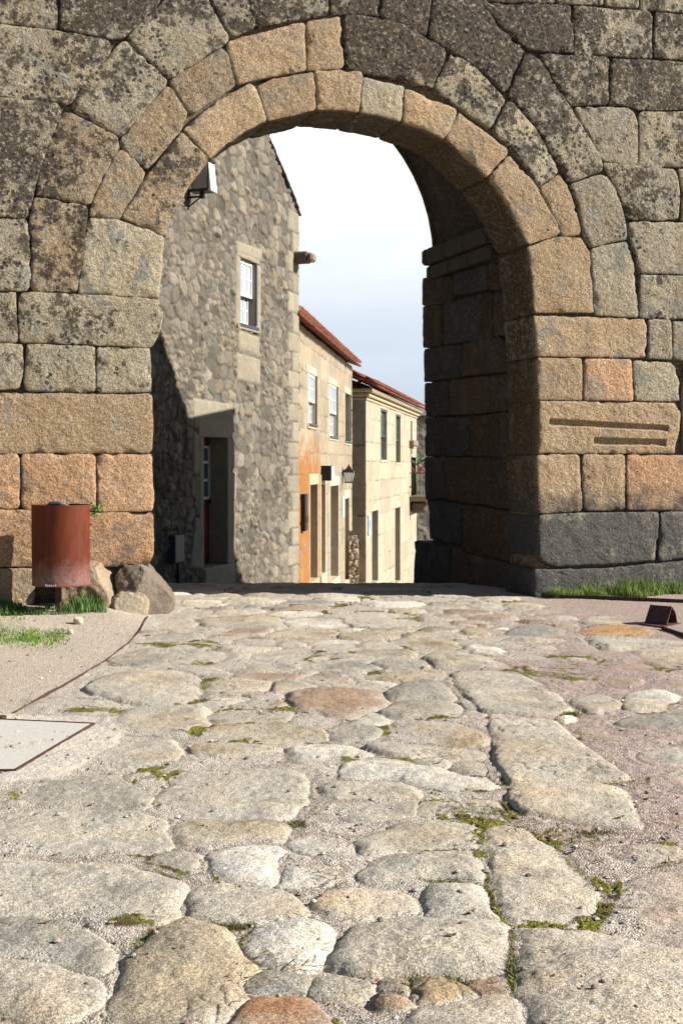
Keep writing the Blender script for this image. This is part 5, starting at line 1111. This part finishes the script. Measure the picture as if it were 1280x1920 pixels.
# ------------------------------------------------------------------ lamps, boxes and signs
# floodlight on the gable of house 1
uf, zf = H1.uv(352, 372); fl = empty('floodlight', H1.w(uf, zf, 0), 'large black floodlight with white front glass on a bracket high on the rubble gable', 'floodlight')
mb = MB(); fx = Plane(H1.w(uf, 0)[:2], (H1.n[0], H1.n[1]), 1)       # u = out of the wall
c0 = H1.uv(375, 340); bx = H1.w(uf, zf - .02, 0)
def fp(u, d, z): return H1.w(uf + d * .85, zf + z * .8, u * .8)
mb.box((0, -.03, -.05), (.05, .03, .12), frame=fp); mb.box((.05, -.015, 0), (.30, .015, .035), frame=fp); mb.tube([fp(.03, 0, -.16), fp(.27, 0, .0)], .012); mb.box((.27, -.05, -.02), (.35, .05, .14), frame=fp, bev=.01)
mb.build('bracket', M['black'], fl)
mb = MB()
def hexa(pts): mb.add([fp(*p) for p in pts], [(0, 1, 2, 3), (7, 6, 5, 4), (0, 4, 5, 1), (1, 5, 6, 2), (2, 6, 7, 3), (3, 7, 4, 0)])
hexa([(.12, -.13, .14), (.52, -.13, .14), (.52, .13, .14), (.12, .13, .14), (.14, -.07, .16), (.46, -.12, .60), (.46, .12, .60), (.14, .10, .16)])
hexa([(.12, -.115, .15), (.50, -.115, .15), (.50, .115, .15), (.12, .115, .15), (.10, -.09, .30), (.44, -.125, .62), (.44, .125, .62), (.10, .09, .30)])
mb.build('housing', M['visor'], fl, fix=True)
mb = MB(); hexa([(.50, -.14, .10), (.56, -.14, .10), (.56, .14, .10), (.50, .14, .10), (.44, -.14, .66), (.50, -.14, .66), (.50, .14, .66), (.44, .14, .66)]); mb.build('front_glass', M['white'], fl, fix=True)
mb = MB(); mb.box((.10, -.138, .10), (.50, .138, .145), frame=fp); mb.box((.40, -.14, .66), (.54, .14, .72), frame=fp, bev=.02); mb.box((.478, -.152, .14), (.502, -.1415, .66), frame=fp); mb.build('rim', M['black'], fl)
# wall lantern on house 2
ul, zl = H2.uv(641, 890); wl = empty('wall_lantern', H2.w(ul, zl, 0), 'black iron wall lantern mounted above the right doorway of the orange-stained house', 'lantern')
def lp(u, d, z): return H2.w(ul + d, zl + z, u)
mb = MB(); mb.box((0, -.04, -.25), (.03, .04, .2), frame=lp); mb.tube([lp(.02, 0, .1), lp(.12, 0, .16), lp(.2, 0, .14)], .014); mb.box((.08, -.1, -.23), (.3, .1, -.2), frame=lp); mb.build('bracket', M['black'], wl)
def frustum(mb, c, w0, w1, z0, z1, fp_):
    V = [fp_(c[0] + sx_ * w, c[1] + sy_ * w, z) for z, w in ((z0, w0), (z1, w1)) for sx_, sy_ in ((-1, -1), (1, -1), (1, 1), (-1, 1))]
    mb.add(V, [(3, 2, 1, 0), (4, 5, 6, 7), (0, 1, 5, 4), (1, 2, 6, 5), (2, 3, 7, 6), (3, 0, 4, 7)])
mb = MB(); frustum(mb, (.19, 0), .09, .14, -.2, .06, lp); mb.build('glass', M['frost'], wl, fix=True)
mb = MB(); frustum(mb, (.19, 0), .17, .06, .062, .18, lp); frustum(mb, (.19, 0), .06, .05, .181, .22, lp); frustum(mb, (.19, 0), .03, .015, .221, .28, lp)
for a_ in (-1, 1):
    for b_2 in (-1, 1): mb.tube([lp(.19 + a_ * .092, b_2 * .092, -.2), lp(.19 + a_ * .142, b_2 * .142, .06)], .01, 6)
mb.build('cap_and_frame', M['black'], wl, fix=True)
# meter box
hu = hole2(601, 607, 873, 901); mb = MB(); ub0 = empty('junction_box', H2.w(hu[0], hu[2], 0), 'slim silver junction box with black side fixed over the doorways of the orange-stained house', 'box')
mb.box((hu[0] - .1, .0, hu[2]), (hu[0] + .05, .26, hu[3]), frame=H2.frame(), bev=.01); mb.build('casing', M['black'], ub0)
mb = MB(); mb.box((hu[0] + .052, .0, hu[2] + .03), (hu[1] + .1, .25, hu[3] - .02), frame=H2.frame(), bev=.01); mb.build('cover', M['silver'], ub0)
a, b, c, d = hole2(640, 643.5, 931, 970); nb = MB(); nb.box((a, .0, c), (b, .04, d), frame=H2.frame(), bev=.004); o = nb.build('wall_plaque', M['plate'], fix=False); tag(o, 'narrow white plaque on the ashlar wall between doorways below the lantern', 'sign')
a, b, c, d = hole3(688.5, 692.5, 966, 1003); bs = empty('wall_sign', H3.w(a, c), 'pale blue sign with dark blue emblem beside the cream house doorway', 'sign')
nb = MB(); nb.box((a, .022, c), (b, .05, d), frame=H3.frame(), bev=.004); nb.build('board', mat_simple('pale_blue_enamel', (.38, .52, .58), .4), bs)
nb = MB(); nb.box((a + .15, .05, c + (d - c) * .2), (b - .15, .055, d - (d - c) * .2), frame=H3.frame(), bev=.002); nb.box((a + .1, .05, c + (d - c) * .45), (a + .149, .055, c + (d - c) * .6), frame=H3.frame()); nb.build('emblem', M['bluesign'], bs)
a, b, c, d = [*H1.uv(313, 1055), *H1.uv(331, 1000)][0], H1.uv(331, 1000)[0], H1.uv(322, 1055)[1], H1.uv(322, 1003)[1]
mbx = empty('meter_box', H1.w(a, c), 'dark blue metal meter box low on the rubble wall left of the red door', 'box')
nb = MB(); nb.box((a, .0, c), (b, .14, d), frame=H1.frame(), bev=.015); nb.build('casing', M['steelblue'], mbx)
nb = MB(); nb.tube([H1.w((a + b) / 2 + .05, c, .08), H1.w((a + b) / 2 + .08, c - .2, .08), H1.w((a + b) / 2 + .07, -.55, .07)], .025); nb.build('conduit', M['black'], mbx)
a, b = H2.uv(562, 960)[0], H2.uv(567, 960)[0]; c, d = H2.uv(565, 995)[1], H2.uv(565, 926)[1]
nb = MB(); nb.box((a, .0, c), (b, .12, d), frame=H2.frame(), bev=.01); nb.box((a + .03, .12, c + .3), (b - .03, .135, d - .6), frame=H2.frame()); o = nb.build('notice_case', M['dark'], fix=False); tag(o, 'narrow dark wall case between the rubble house corner and the orange stain', 'wall case')

# ------------------------------------------------------------------ boulders under the left pier
def boulder(name, loc, r, seed, label, sx_=.0, flat=.0, tint=(.36, .28, .19), cuts=(), mask=(0, 0, 0)):
    nu_, nv_ = 120, 80; th = np.linspace(0, 2 * np.pi, nu_, endpoint=False); ph = np.linspace(.02, np.pi - .02, nv_)
    T, Pp = np.meshgrid(th, ph); x = np.sin(Pp) * np.cos(T); y = np.sin(Pp) * np.sin(T); z = np.cos(Pp)
    pw = (np.abs(x) ** 3 + np.abs(y) ** 3 + np.abs(z) ** 3) ** (1 / 3); x, y, z = x / pw, y / pw, z / pw
    for (nx, ny, nz_, dd) in cuts:
        L = math.sqrt(nx * nx + ny * ny + nz_ * nz_); q = (x * nx + y * ny + z * nz_) / L; ex = np.maximum(q - dd, 0) * .92; x = x - ex * nx / L; y = y - ex * ny / L; z = z - ex * nz_ / L
    nn_ = 1 + .16 * fbm(x * 1.5 + seed, y * 1.5, z * 1.5, oct=3, seed=seed) + .06 * fbm(x * 5 + seed, y * 5, z * 5, oct=4, seed=seed + 1, gain=.6)
    x, y, z = x * nn_ * r[0], y * nn_ * r[1], z * nn_ * r[2]; x = x + sx_ * z
    V = np.stack([x + loc[0], y + loc[1], z + loc[2]], -1).reshape(-1, 3); i = np.arange(nv_ - 1)[:, None] * nu_ + np.arange(nu_)[None]; j = np.arange(nv_ - 1)[:, None] * nu_ + (np.arange(nu_)[None] + 1) % nu_
    tn = np.array(tint) * (1 + .25 * fbm(V[:, 0] * 3, V[:, 1] * 3, V[:, 2] * 3, oct=3, seed=seed + 4))[:, None]
    mb = MB(); mb.add(V, np.stack([i, i + nu_, j + nu_, j], -1).reshape(-1, 4), ngons=[list(range(nu_)), list(range((nv_ - 1) * nu_, nv_ * nu_))[::-1]], tint=tn, mask=mask)
    o = mb.build(name, M['boulder'], smooth=True); tag(o, label, 'boulder', 'boulders under the left pier of the gate'); return o
def at(px, y, z): return ((px - CX) / F * y, y, z)
def yw(px, d=0.0):
    u, _ = GW.uv(px, 900); return GW.P[1] + GW.d[1] * u + GW.n[1] * d
boulder('boulder', at(168, yw(168) - .0, .20), (.29, .34, .30), 3, 'squared tan boulder right behind the litter bin', cuts=((1, -.2, .5, .8), (0, -1, .2, .75)), tint=(.31, .24, .17))
boulder('boulder', at(273, yw(273) - .02, .21), (.27, .36, .28), 8, 'large dark boulder with a slanting tan edge at the pier corner', sx_=-.12, cuts=((1, 0, .8, .62), (.6, -1, .2, .6), (-.2, -1, .6, .75)), tint=(.17, .14, .11))
boulder('boulder', at(243, yw(243) - .28, .06), (.19, .18, .17), 12, 'small low pale boulder wedged between the two bigger ones', cuts=((.5, -1, .5, .6),), tint=(.30, .26, .19))
for (px_, y_, r_, lb) in ((147, 11.75, .035, 'cream pebble on the gravel below the litter bin'), (132, 11.3, .022, 'tiny white pebble on the gravel below the bin')):
    o = boulder('pebble', (*at(px_, y_, 0)[:2], ground_h(at(px_, y_, 0)[0], y_) + r_ * .7), (r_ * 1.2, r_, r_), int(px_), lb, tint=(.6, .52, .4)); o['category'] = 'pebble'; o['group'] = 'pebbles on the gravel'

# ------------------------------------------------------------------ litter bin
by = 12.22; bxx = (115 - CX) / F * by; bin_ = empty('litter_bin', (bxx, by, ground_h(bxx, by)), 'rust-red cylindrical steel litter bin on a post before the left pier', 'litter bin')
zt = H + (CY - 946) / F * by; zb0 = H + (CY - 1096) / F * by; r = .272; n_ = 72
g0 = wloc(bin_).z
def cyl(mb, r0, r1, z0, z1, cx=bxx, cy=by, n=72, dent=0):
    V = []; k = 12
    for i in range(k + 1):
        z = z0 + (z1 - z0) * i / k; rr = r0 + (r1 - r0) * i / k
        for j in range(n):
            a = 2 * math.pi * j / n; q = rr + dent * math.sin(3 * a + z * 4) * .004; V.append((cx + q * math.cos(a), cy + q * math.sin(a), z))
    Q = [(i * n + j, i * n + (j + 1) % n, (i + 1) * n + (j + 1) % n, (i + 1) * n + j) for i in range(k) for j in range(n)]; mb.add(V, Q)
mb = MB(); cyl(mb, r, r, zb0, zt, dent=1); cyl(mb, r - .006, r - .006, zt, zb0, dent=1)
for z, ra in ((zt, 0), ):
    V = [(bxx + q * math.cos(2 * math.pi * j / n_), by + q * math.sin(2 * math.pi * j / n_), z) for q in (r + .001, r - .007) for j in range(n_)]; mb.add(V, [(j, (j + 1) % n_, n_ + (j + 1) % n_, n_ + j) for j in range(n_)])
V = [(bxx + (r - .002) * math.cos(2 * math.pi * j / n_), by + (r - .002) * math.sin(2 * math.pi * j / n_), zb0 + .004) for j in range(n_)]; mb.add(V, ngons=[list(range(n_))])
mb.build('drum', M['corten'], bin_, smooth=False); bpy.data.objects['drum'].data.polygons.foreach_set('use_smooth', [True] * len(bpy.data.objects['drum'].data.polygons))
mb = MB(); mb.box((bxx - .05, by - .03, g0 - .1), (bxx - .0, by + .03, zb0 + .003), bev=.004); mb.build('post', M['rust'], bin_)
mb = MB(); mb.box((bxx - .09, by - r - .012, zb0 + .0), (bxx + .03, by - r - .004, zb0 + .035), bev=.002); lab = mb.build('name_plate', M['stub'], bin_)
mb = MB()
for k in range(6): mb.box((bxx - .083 + k * .018, by - r - .015, zb0 + .006), (bxx - .073 + k * .018, by - r - .0125, zb0 + (.030 if k in (0, 5) else .024)))
mb.build('lettering', M['plate'], lab)
mb = MB(); mb.tube([(bxx + .1, by - .1, zt - .02), (bxx + .02, by - .2, zt + .012), (bxx - .06, by - .24, zt + .02), (bxx - .09, by - .2, zt - .01)], [.02, .022, .018, .012], 8); mb.build('hinge_lug', M['black'], bin_)

# ------------------------------------------------------------------ steel edging, cover, steel stub
def ribbon(name, pts, w_, h, mat, label, cat='edging', sub_n=10):
    P = []
    for (a, b) in zip(pts[:-1], pts[1:]):
        for k in range(sub_n): P.append((a[0] + (b[0] - a[0]) * k / sub_n, a[1] + (b[1] - a[1]) * k / sub_n))
    P.append(pts[-1]); P = np.array(P); t = np.gradient(P, axis=0); t /= np.linalg.norm(t, axis=1)[:, None]; nn_ = np.stack([-t[:, 1], t[:, 0]], 1)
    z = gz(P[:, 0], P[:, 1]); z = z + .006 * fbm(P[:, 0] * 3, P[:, 1] * 3, oct=2, seed=4)
    L = P + nn_ * w_ / 2; R_ = P - nn_ * w_ / 2
    V = np.concatenate([np.c_[L, z - .05], np.c_[L, z + h], np.c_[R_, z + h], np.c_[R_, z - .05]]); k = len(P); i = np.arange(k - 1); Q = []
    for a, b in ((0, 1), (1, 2), (2, 3)): Q.append(np.stack([a * k + i, a * k + i + 1, b * k + i + 1, b * k + i], 1))
    mb = MB(); mb.add(V, np.vstack(Q), ngons=[[0, k, 2 * k, 3 * k], [k - 1, 2 * k - 1, 3 * k - 1, 4 * k - 1][::-1]]); o = mb.build(name, mat, fix=True); tag(o, label, cat, 'rusty steel edgings in the ground'); return o
ribbon('steel_edging', EDL, .010, .014, M['rust'], 'long rusty steel edging strip between the left gravel and the slabs')
ribbon('steel_edging', [gpt(1022, 1122), gpt(1100, 1124), gpt(1200, 1128), gpt(1420, 1136)], .016, .045, M['rust'], 'rusty steel edging strip in front of the grass at the right pier')
ribbon('steel_edging', [gpt(1240, 1180), gpt(1290, 1198), gpt(1400, 1232)], .016, .035, M['rust'], 'short rusty steel edging strip slanting out below the folded steel plate')
cv = empty('utility_cover', (*gpt(60, 1400), 0), 'pale concrete cover in a rusty steel frame set in the paving at left', 'cover')
cp = np.array([gpt(*q) for q in ((-160, 1351), (0, 1353), (176, 1361), (29, 1449), (-160, 1451))])
mb = MB(); k = len(cp); zc0 = .014; mb.add([(x, y, zc0) for x, y in cp] + [(x, y, -.05) for x, y in cp], ngons=[list(range(k))[::-1]] + [[i, (i + 1) % k, k + (i + 1) % k, k + i] for i in range(k)]); mb.build('slab', M['concrete'], cv, fix=True)
mb = MB()
for (a, b) in ((cp[0], cp[1]), (cp[1], cp[2]), (cp[2], cp[3]), (cp[3], cp[4])):
    d = (b - a) / np.linalg.norm(b - a); nn_ = np.array([-d[1], d[0]]) * .007; a_ = a - d * .005; b_2 = b + d * .005; V = [(*(a_ - nn_), .0), (*(b_2 - nn_), .0), (*(b_2 + nn_), .0), (*(a_ + nn_), .0)]; mb.add(V + [(x, y, .018) for x, y, _ in V], [(0, 1, 2, 3), (7, 6, 5, 4), (0, 4, 5, 1), (1, 5, 6, 2), (2, 6, 7, 3), (3, 7, 4, 0)])
mb.build('frame', M['rust'], cv, fix=True)
# folded steel plate
sx0, sy0 = gpt(1240, 1171); st = empty('folded_steel_plate', (sx0, sy0, 0), 'bent dark rusty steel plate standing on the purple gravel at right', 'steel plate')
mb = MB(); prof = [(-.10, .0), (-.105, .02), (.0, .165), (.06, .125), (.095, .075), (.11, .02), (.11, .0)]
rot = R(50); V = []
for dy in (-.10, .12):
    for off in (0, .009):
        for (x, z) in prof:
            x2 = x * (1 - off * 8) ; z2 = z - off * (1 if z > .01 else 0) * 1.3
            X2 = x2 * math.cos(rot) - dy * math.sin(rot); Y2 = x2 * math.sin(rot) + dy * math.cos(rot); V.append((sx0 + X2, sy0 + Y2, z2 + .012))
k = len(prof); Q = []
for i in range(k - 1): Q += [(i, i + 1, 2 * k + i + 1, 2 * k + i), (k + i, 3 * k + i, 3 * k + i + 1, k + i + 1), (i, k + i, k + i + 1, i + 1), (2 * k + i, 2 * k + i + 1, 3 * k + i + 1, 3 * k + i)]
mb.add(V, Q); mb.build('folded_sheet', M['stub'], st)
mb = MB(); c, s_ = math.cos(rot), math.sin(rot); P4 = [(-.26, -.12), (.13, -.13), (.13, .12), (-.16, .14)]; V = [(sx0 + x * c - y * s_, sy0 + x * s_ + y * c, z) for z in (.004, .014) for x, y in P4]; mb.add(V, [(3, 2, 1, 0), (4, 5, 6, 7), (0, 1, 5, 4), (1, 2, 6, 5), (2, 3, 7, 6), (3, 0, 4, 7)]); mb.build('base_plate', M['stub'], st)
# sawn pipe end by the cover
o = MB(); pe = gpt(3, 1352); o.tube([(pe[0], pe[1], .0), (pe[0], pe[1], .03)], .03, 16); ob = o.build('pipe_stub', M['rust']); tag(ob, 'small rusty pipe stub at the corner of the concrete cover', 'pipe')

# ------------------------------------------------------------------ loose pebbles and dead leaves on the paving
def surf(x, y):
    r = int(np.clip(np.searchsorted(rows, y), 0, len(rows) - 1)); c = int(np.clip(np.searchsorted(cs, x / (y + .8)), 0, ncol - 1)); return float(hgt[r, c]), bool(isst[r, c])
rs = random.Random(77); mb = MB(); ph_ = [(0, 0, 1), (1, 0, 0), (0, 1, 0), (-1, 0, 0), (0, -1, 0), (0, 0, -1), (.7, .7, .1), (-.7, .7, .1), (-.7, -.7, .1), (.7, -.7, .1), (.55, 0, .75), (-.55, 0, .75), (0, .55, .75), (0, -.55, .75)]
TR = [(0, 10, 12), (0, 12, 11), (0, 11, 13), (0, 13, 10), (10, 1, 6), (10, 6, 12), (12, 6, 2), (12, 2, 7), (12, 7, 11), (11, 7, 3), (11, 3, 8), (11, 8, 13), (13, 8, 4), (13, 4, 9), (13, 9, 10), (10, 9, 1)]
n_p = 0
while n_p < 2600:
    y = 2.9 + 9 * rs.random() ** 1.5; x = rs.uniform(-.33, .33) * y; z, st_ = surf(x, y)
    if st_ and rs.random() < .85: continue
    n_p += 1; r_ = .0025 + .011 * rs.random() ** 4; a = rs.uniform(0, 3.14); e1 = rs.uniform(.8, 1.5); f_ = rs.uniform(.45, 1.35); c0_ = rs.choice([(.5, .46, .39), (.36, .33, .28), (.44, .34, .25), (.30, .22, .18), (.6, .57, .5)])
    V = []
    for (px, py, pz) in ph_:
        j = rs.uniform(.8, 1.2) * r_; X2, Y2 = px * e1 * j, py * j; V.append((x + X2 * math.cos(a) - Y2 * math.sin(a), y + X2 * math.sin(a) + Y2 * math.cos(a), z + pz * .7 * j + r_ * .25))
    mb.add(V, tris=TR, tint=tuple(q * f_ for q in c0_), mask=(0, 0, 1))
o = mb.build('loose_pebbles', M['ground'], smooth=True); tag(o, 'loose pebbles and grit strewn over the joints of the paving', kind='stuff')
mb = MB()
for _ in range(80):
    y = rs.uniform(3.2, 13); x = rs.uniform(-.3, .3) * y; z, _s = surf(x, y); L = rs.uniform(.008, .022); a = rs.uniform(0, 6.28); w2 = L * rs.uniform(.3, .5); cu = rs.uniform(.2, .6) * L
    P_ = [(-L, 0, cu), (-L * .3, w2, 0), (L * .5, w2 * .8, .2 * cu), (L, 0, cu), (L * .5, -w2 * .8, .1 * cu), (-L * .3, -w2, .3 * cu)]
    V = [(x + p * math.cos(a) - q * math.sin(a), y + p * math.sin(a) + q * math.cos(a), z + .004 + h_) for p, q, h_ in P_]; f_ = rs.uniform(.5, 1.3)
    mb.add(V, ngons=[[0, 1, 2, 3, 4, 5]], tint=tuple(q * f_ for q in (.20, .12, .06)))
o = mb.build('dead_leaves', M['grass']); tag(o, 'small brown dead leaves scattered on the paving', kind='stuff')

# ------------------------------------------------------------------ grass, weeds, twigs
def blades(name, n, sampler, hr, wr, label, cols, lean=.5, kind='stuff'):
    rs = random.Random(hash(name) % 1000 + 5); Vs = []; C = []
    for _ in range(n):
        s_ = sampler(rs)
        if s_ is None: continue
        x, y, hf = s_; z = ground_h(x, y) - .01; h = rs.uniform(*hr) * hf; w_ = rs.uniform(*wr); a = rs.uniform(0, 6.28); l = rs.uniform(.1, lean) * h; b = rs.uniform(0, 6.28)
        dx, dy = math.cos(a) * w_, math.sin(a) * w_; lx, ly = math.cos(b) * l, math.sin(b) * l
        Vs += [(x - dx, y - dy, z), (x + dx, y + dy, z), (x + dx * .7 + lx * .35, y + dy * .7 + ly * .35, z + h * .55), (x - dx * .7 + lx * .35, y - dy * .7 + ly * .35, z + h * .55), (x + lx, y + ly, z + h)]
        c = rs.choice(cols); f_ = rs.uniform(.75, 1.3); C += [tuple(q * f_ for q in c)] * 5
    k = np.arange(len(Vs) // 5) * 5; mb = MB()
    mb.add(Vs, np.stack([k, k + 1, k + 2, k + 3], 1), np.stack([k + 3, k + 2, k + 4], 1), tint=np.array(C)); o = mb.build(name, M['grass']); tag(o, label, kind=kind); return o
GC = [(.14, .23, .025), (.20, .29, .035), (.08, .15, .02), (.28, .28, .06), (.10, .20, .03)]
def s_right(rs):
    u = rs.uniform(.12, 5.5); w_ = .18 + .42 * min(u, 2.5) / 2.5 * rs.random() ** .5; d = rs.uniform(.03, .2 + .25 * min(u, 3)) 
    cl = float(fbm(np.array([u * 2.2]), np.array([d * 2.]), oct=2, seed=7)[0])
    if cl < -.22 or (1.25 < u < 3 and d > .35 + .15 * math.sin(u * 5)): return None
    x, y, _ = GW.w(u, 0, d); return x, y, (.85 + 1.5 * cl) * (1.15 - .5 * d)
blades('grass_clump', 26000, s_right, (.04, .17), (.002, .0045), 'bright green grass growing along the foot of the right pier', GC)
def s_left(rs):
    px = rs.uniform(-120, 185); d = rs.uniform(.04, .62)
    u, _ = GW.uv(px, 900); x, y, _ = GW.w(u, 0, d)
    cl = float(fbm(np.array([u * 3]), np.array([d * 3.]), oct=2, seed=9)[0])
    if px > 70 and rs.random() < .5: return None
    if cl < -.35: return None
    return x, y, (.8 + cl)
blades('grass_clump', 6500, s_left, (.05, .15), (.003, .006), 'dark green grass and weeds growing under the litter bin', [(.05, .11, .015), (.08, .16, .02), (.11, .2, .03)])
def s_left2(rs):
    px = rs.uniform(-140, 132); py = rs.gauss(1180 if px > 40 else 1178, 9); x, y = gpt(px, py, .05)
    cl = float(fbm(np.array([x * 2.5]), np.array([y * 1.5]), oct=2, seed=19)[0]) + (.35 if px < 75 else 0)
    if px > 50 and (py < 1172 or rs.random() < (px - 50) / 95): return None
    return (x, y, .6 + .5 * cl) if cl > -.45 else None
blades('grass_patch', 14000, s_left2, (.02, .05), (.003, .006), 'low bright green mossy grass on the gravel at the left edge', [(.14, .24, .02), (.2, .3, .03), (.1, .19, .02)])
def s_tuft(cx, cy, rx, ry):
    def f(rs):
        x, y = gpt(cx + rs.gauss(0, .5) * rx, cy + rs.gauss(0, .5) * ry); return x, y, 1
    return f
def s_multi(L):
    def f(rs):
        cx, cy, rx, ry = rs.choice(L); x, y = gpt(cx + rs.gauss(0, .45) * rx, cy + rs.gauss(0, .45) * ry); return x, y, rs.uniform(.5, 1)
    return f
blades('moss_tufts', 9000, s_multi([(200, 1250, 28, 6), (5, 1500, 36, 22), (700, 1258, 30, 7), (270, 1780, 30, 24), (290, 1760, 30, 22), (480, 1765, 30, 20), (60, 1318, 20, 6), (160, 1312, 30, 3), (250, 1313, 55, 4), (400, 1277, 35, 8), (1120, 1562, 60, 6), (850, 1652, 50, 6), (960, 1810, 8, 40), (800, 1838, 90, 10), (430, 1736, 50, 6), (560, 1545, 18, 8), (1070, 1338, 20, 4)]), (.008, .03), (.0015, .003), 'tiny tufts of moss and grass in the joints of the slabs', [(.10, .13, .02), (.16, .17, .03), (.13, .10, .04), (.2, .17, .06)], lean=1.2)
wu, wz = GW.uv(178, 955); rs = random.Random(9)
wd = leafcloud(70, GW.w(wu, wz, .05), (.07, .05, .06), .018, rs=rs).build('wall_weed', mat_simple('weed_leaf', (.06, .17, .02), .6, 0, .3, 20)); tag(wd, 'small green weed sprouting from the wall joint beside the bin top', kind='stuff')
mb = MB(); rs = random.Random(21)
for _ in range(230):
    zn = rs.choice([(600, 1800, 90, 60), (620, 1650, 60, 40), (1000, 1560, 90, 20), (1150, 1600, 120, 30), (1180, 1490, 80, 30), (840, 1420, 40, 20), (450, 1840, 60, 40), (560, 1780, 60, 40), (1240, 1560, 50, 40)])
    x, y = gpt(zn[0] + rs.gauss(0, .6) * zn[2], zn[1] + rs.gauss(0, .6) * zn[3]); a = rs.uniform(0, 3.14); L = rs.uniform(.02, .07); z = .012
    mb.tube([(x, y, z), (x + math.cos(a) * L * .5, y + math.sin(a) * L * .5, z + rs.uniform(0, .015)), (x + math.cos(a + .3) * L, y + math.sin(a + .3) * L, z)], .0014, 4, tint=(1, 1, 1))
o = mb.build('dry_twigs', mat_simple('dry_straw', (.42, .30, .17), .8, 0, .4, 40)); tag(o, 'dry straw and twigs scattered between the foreground slabs', kind='stuff')
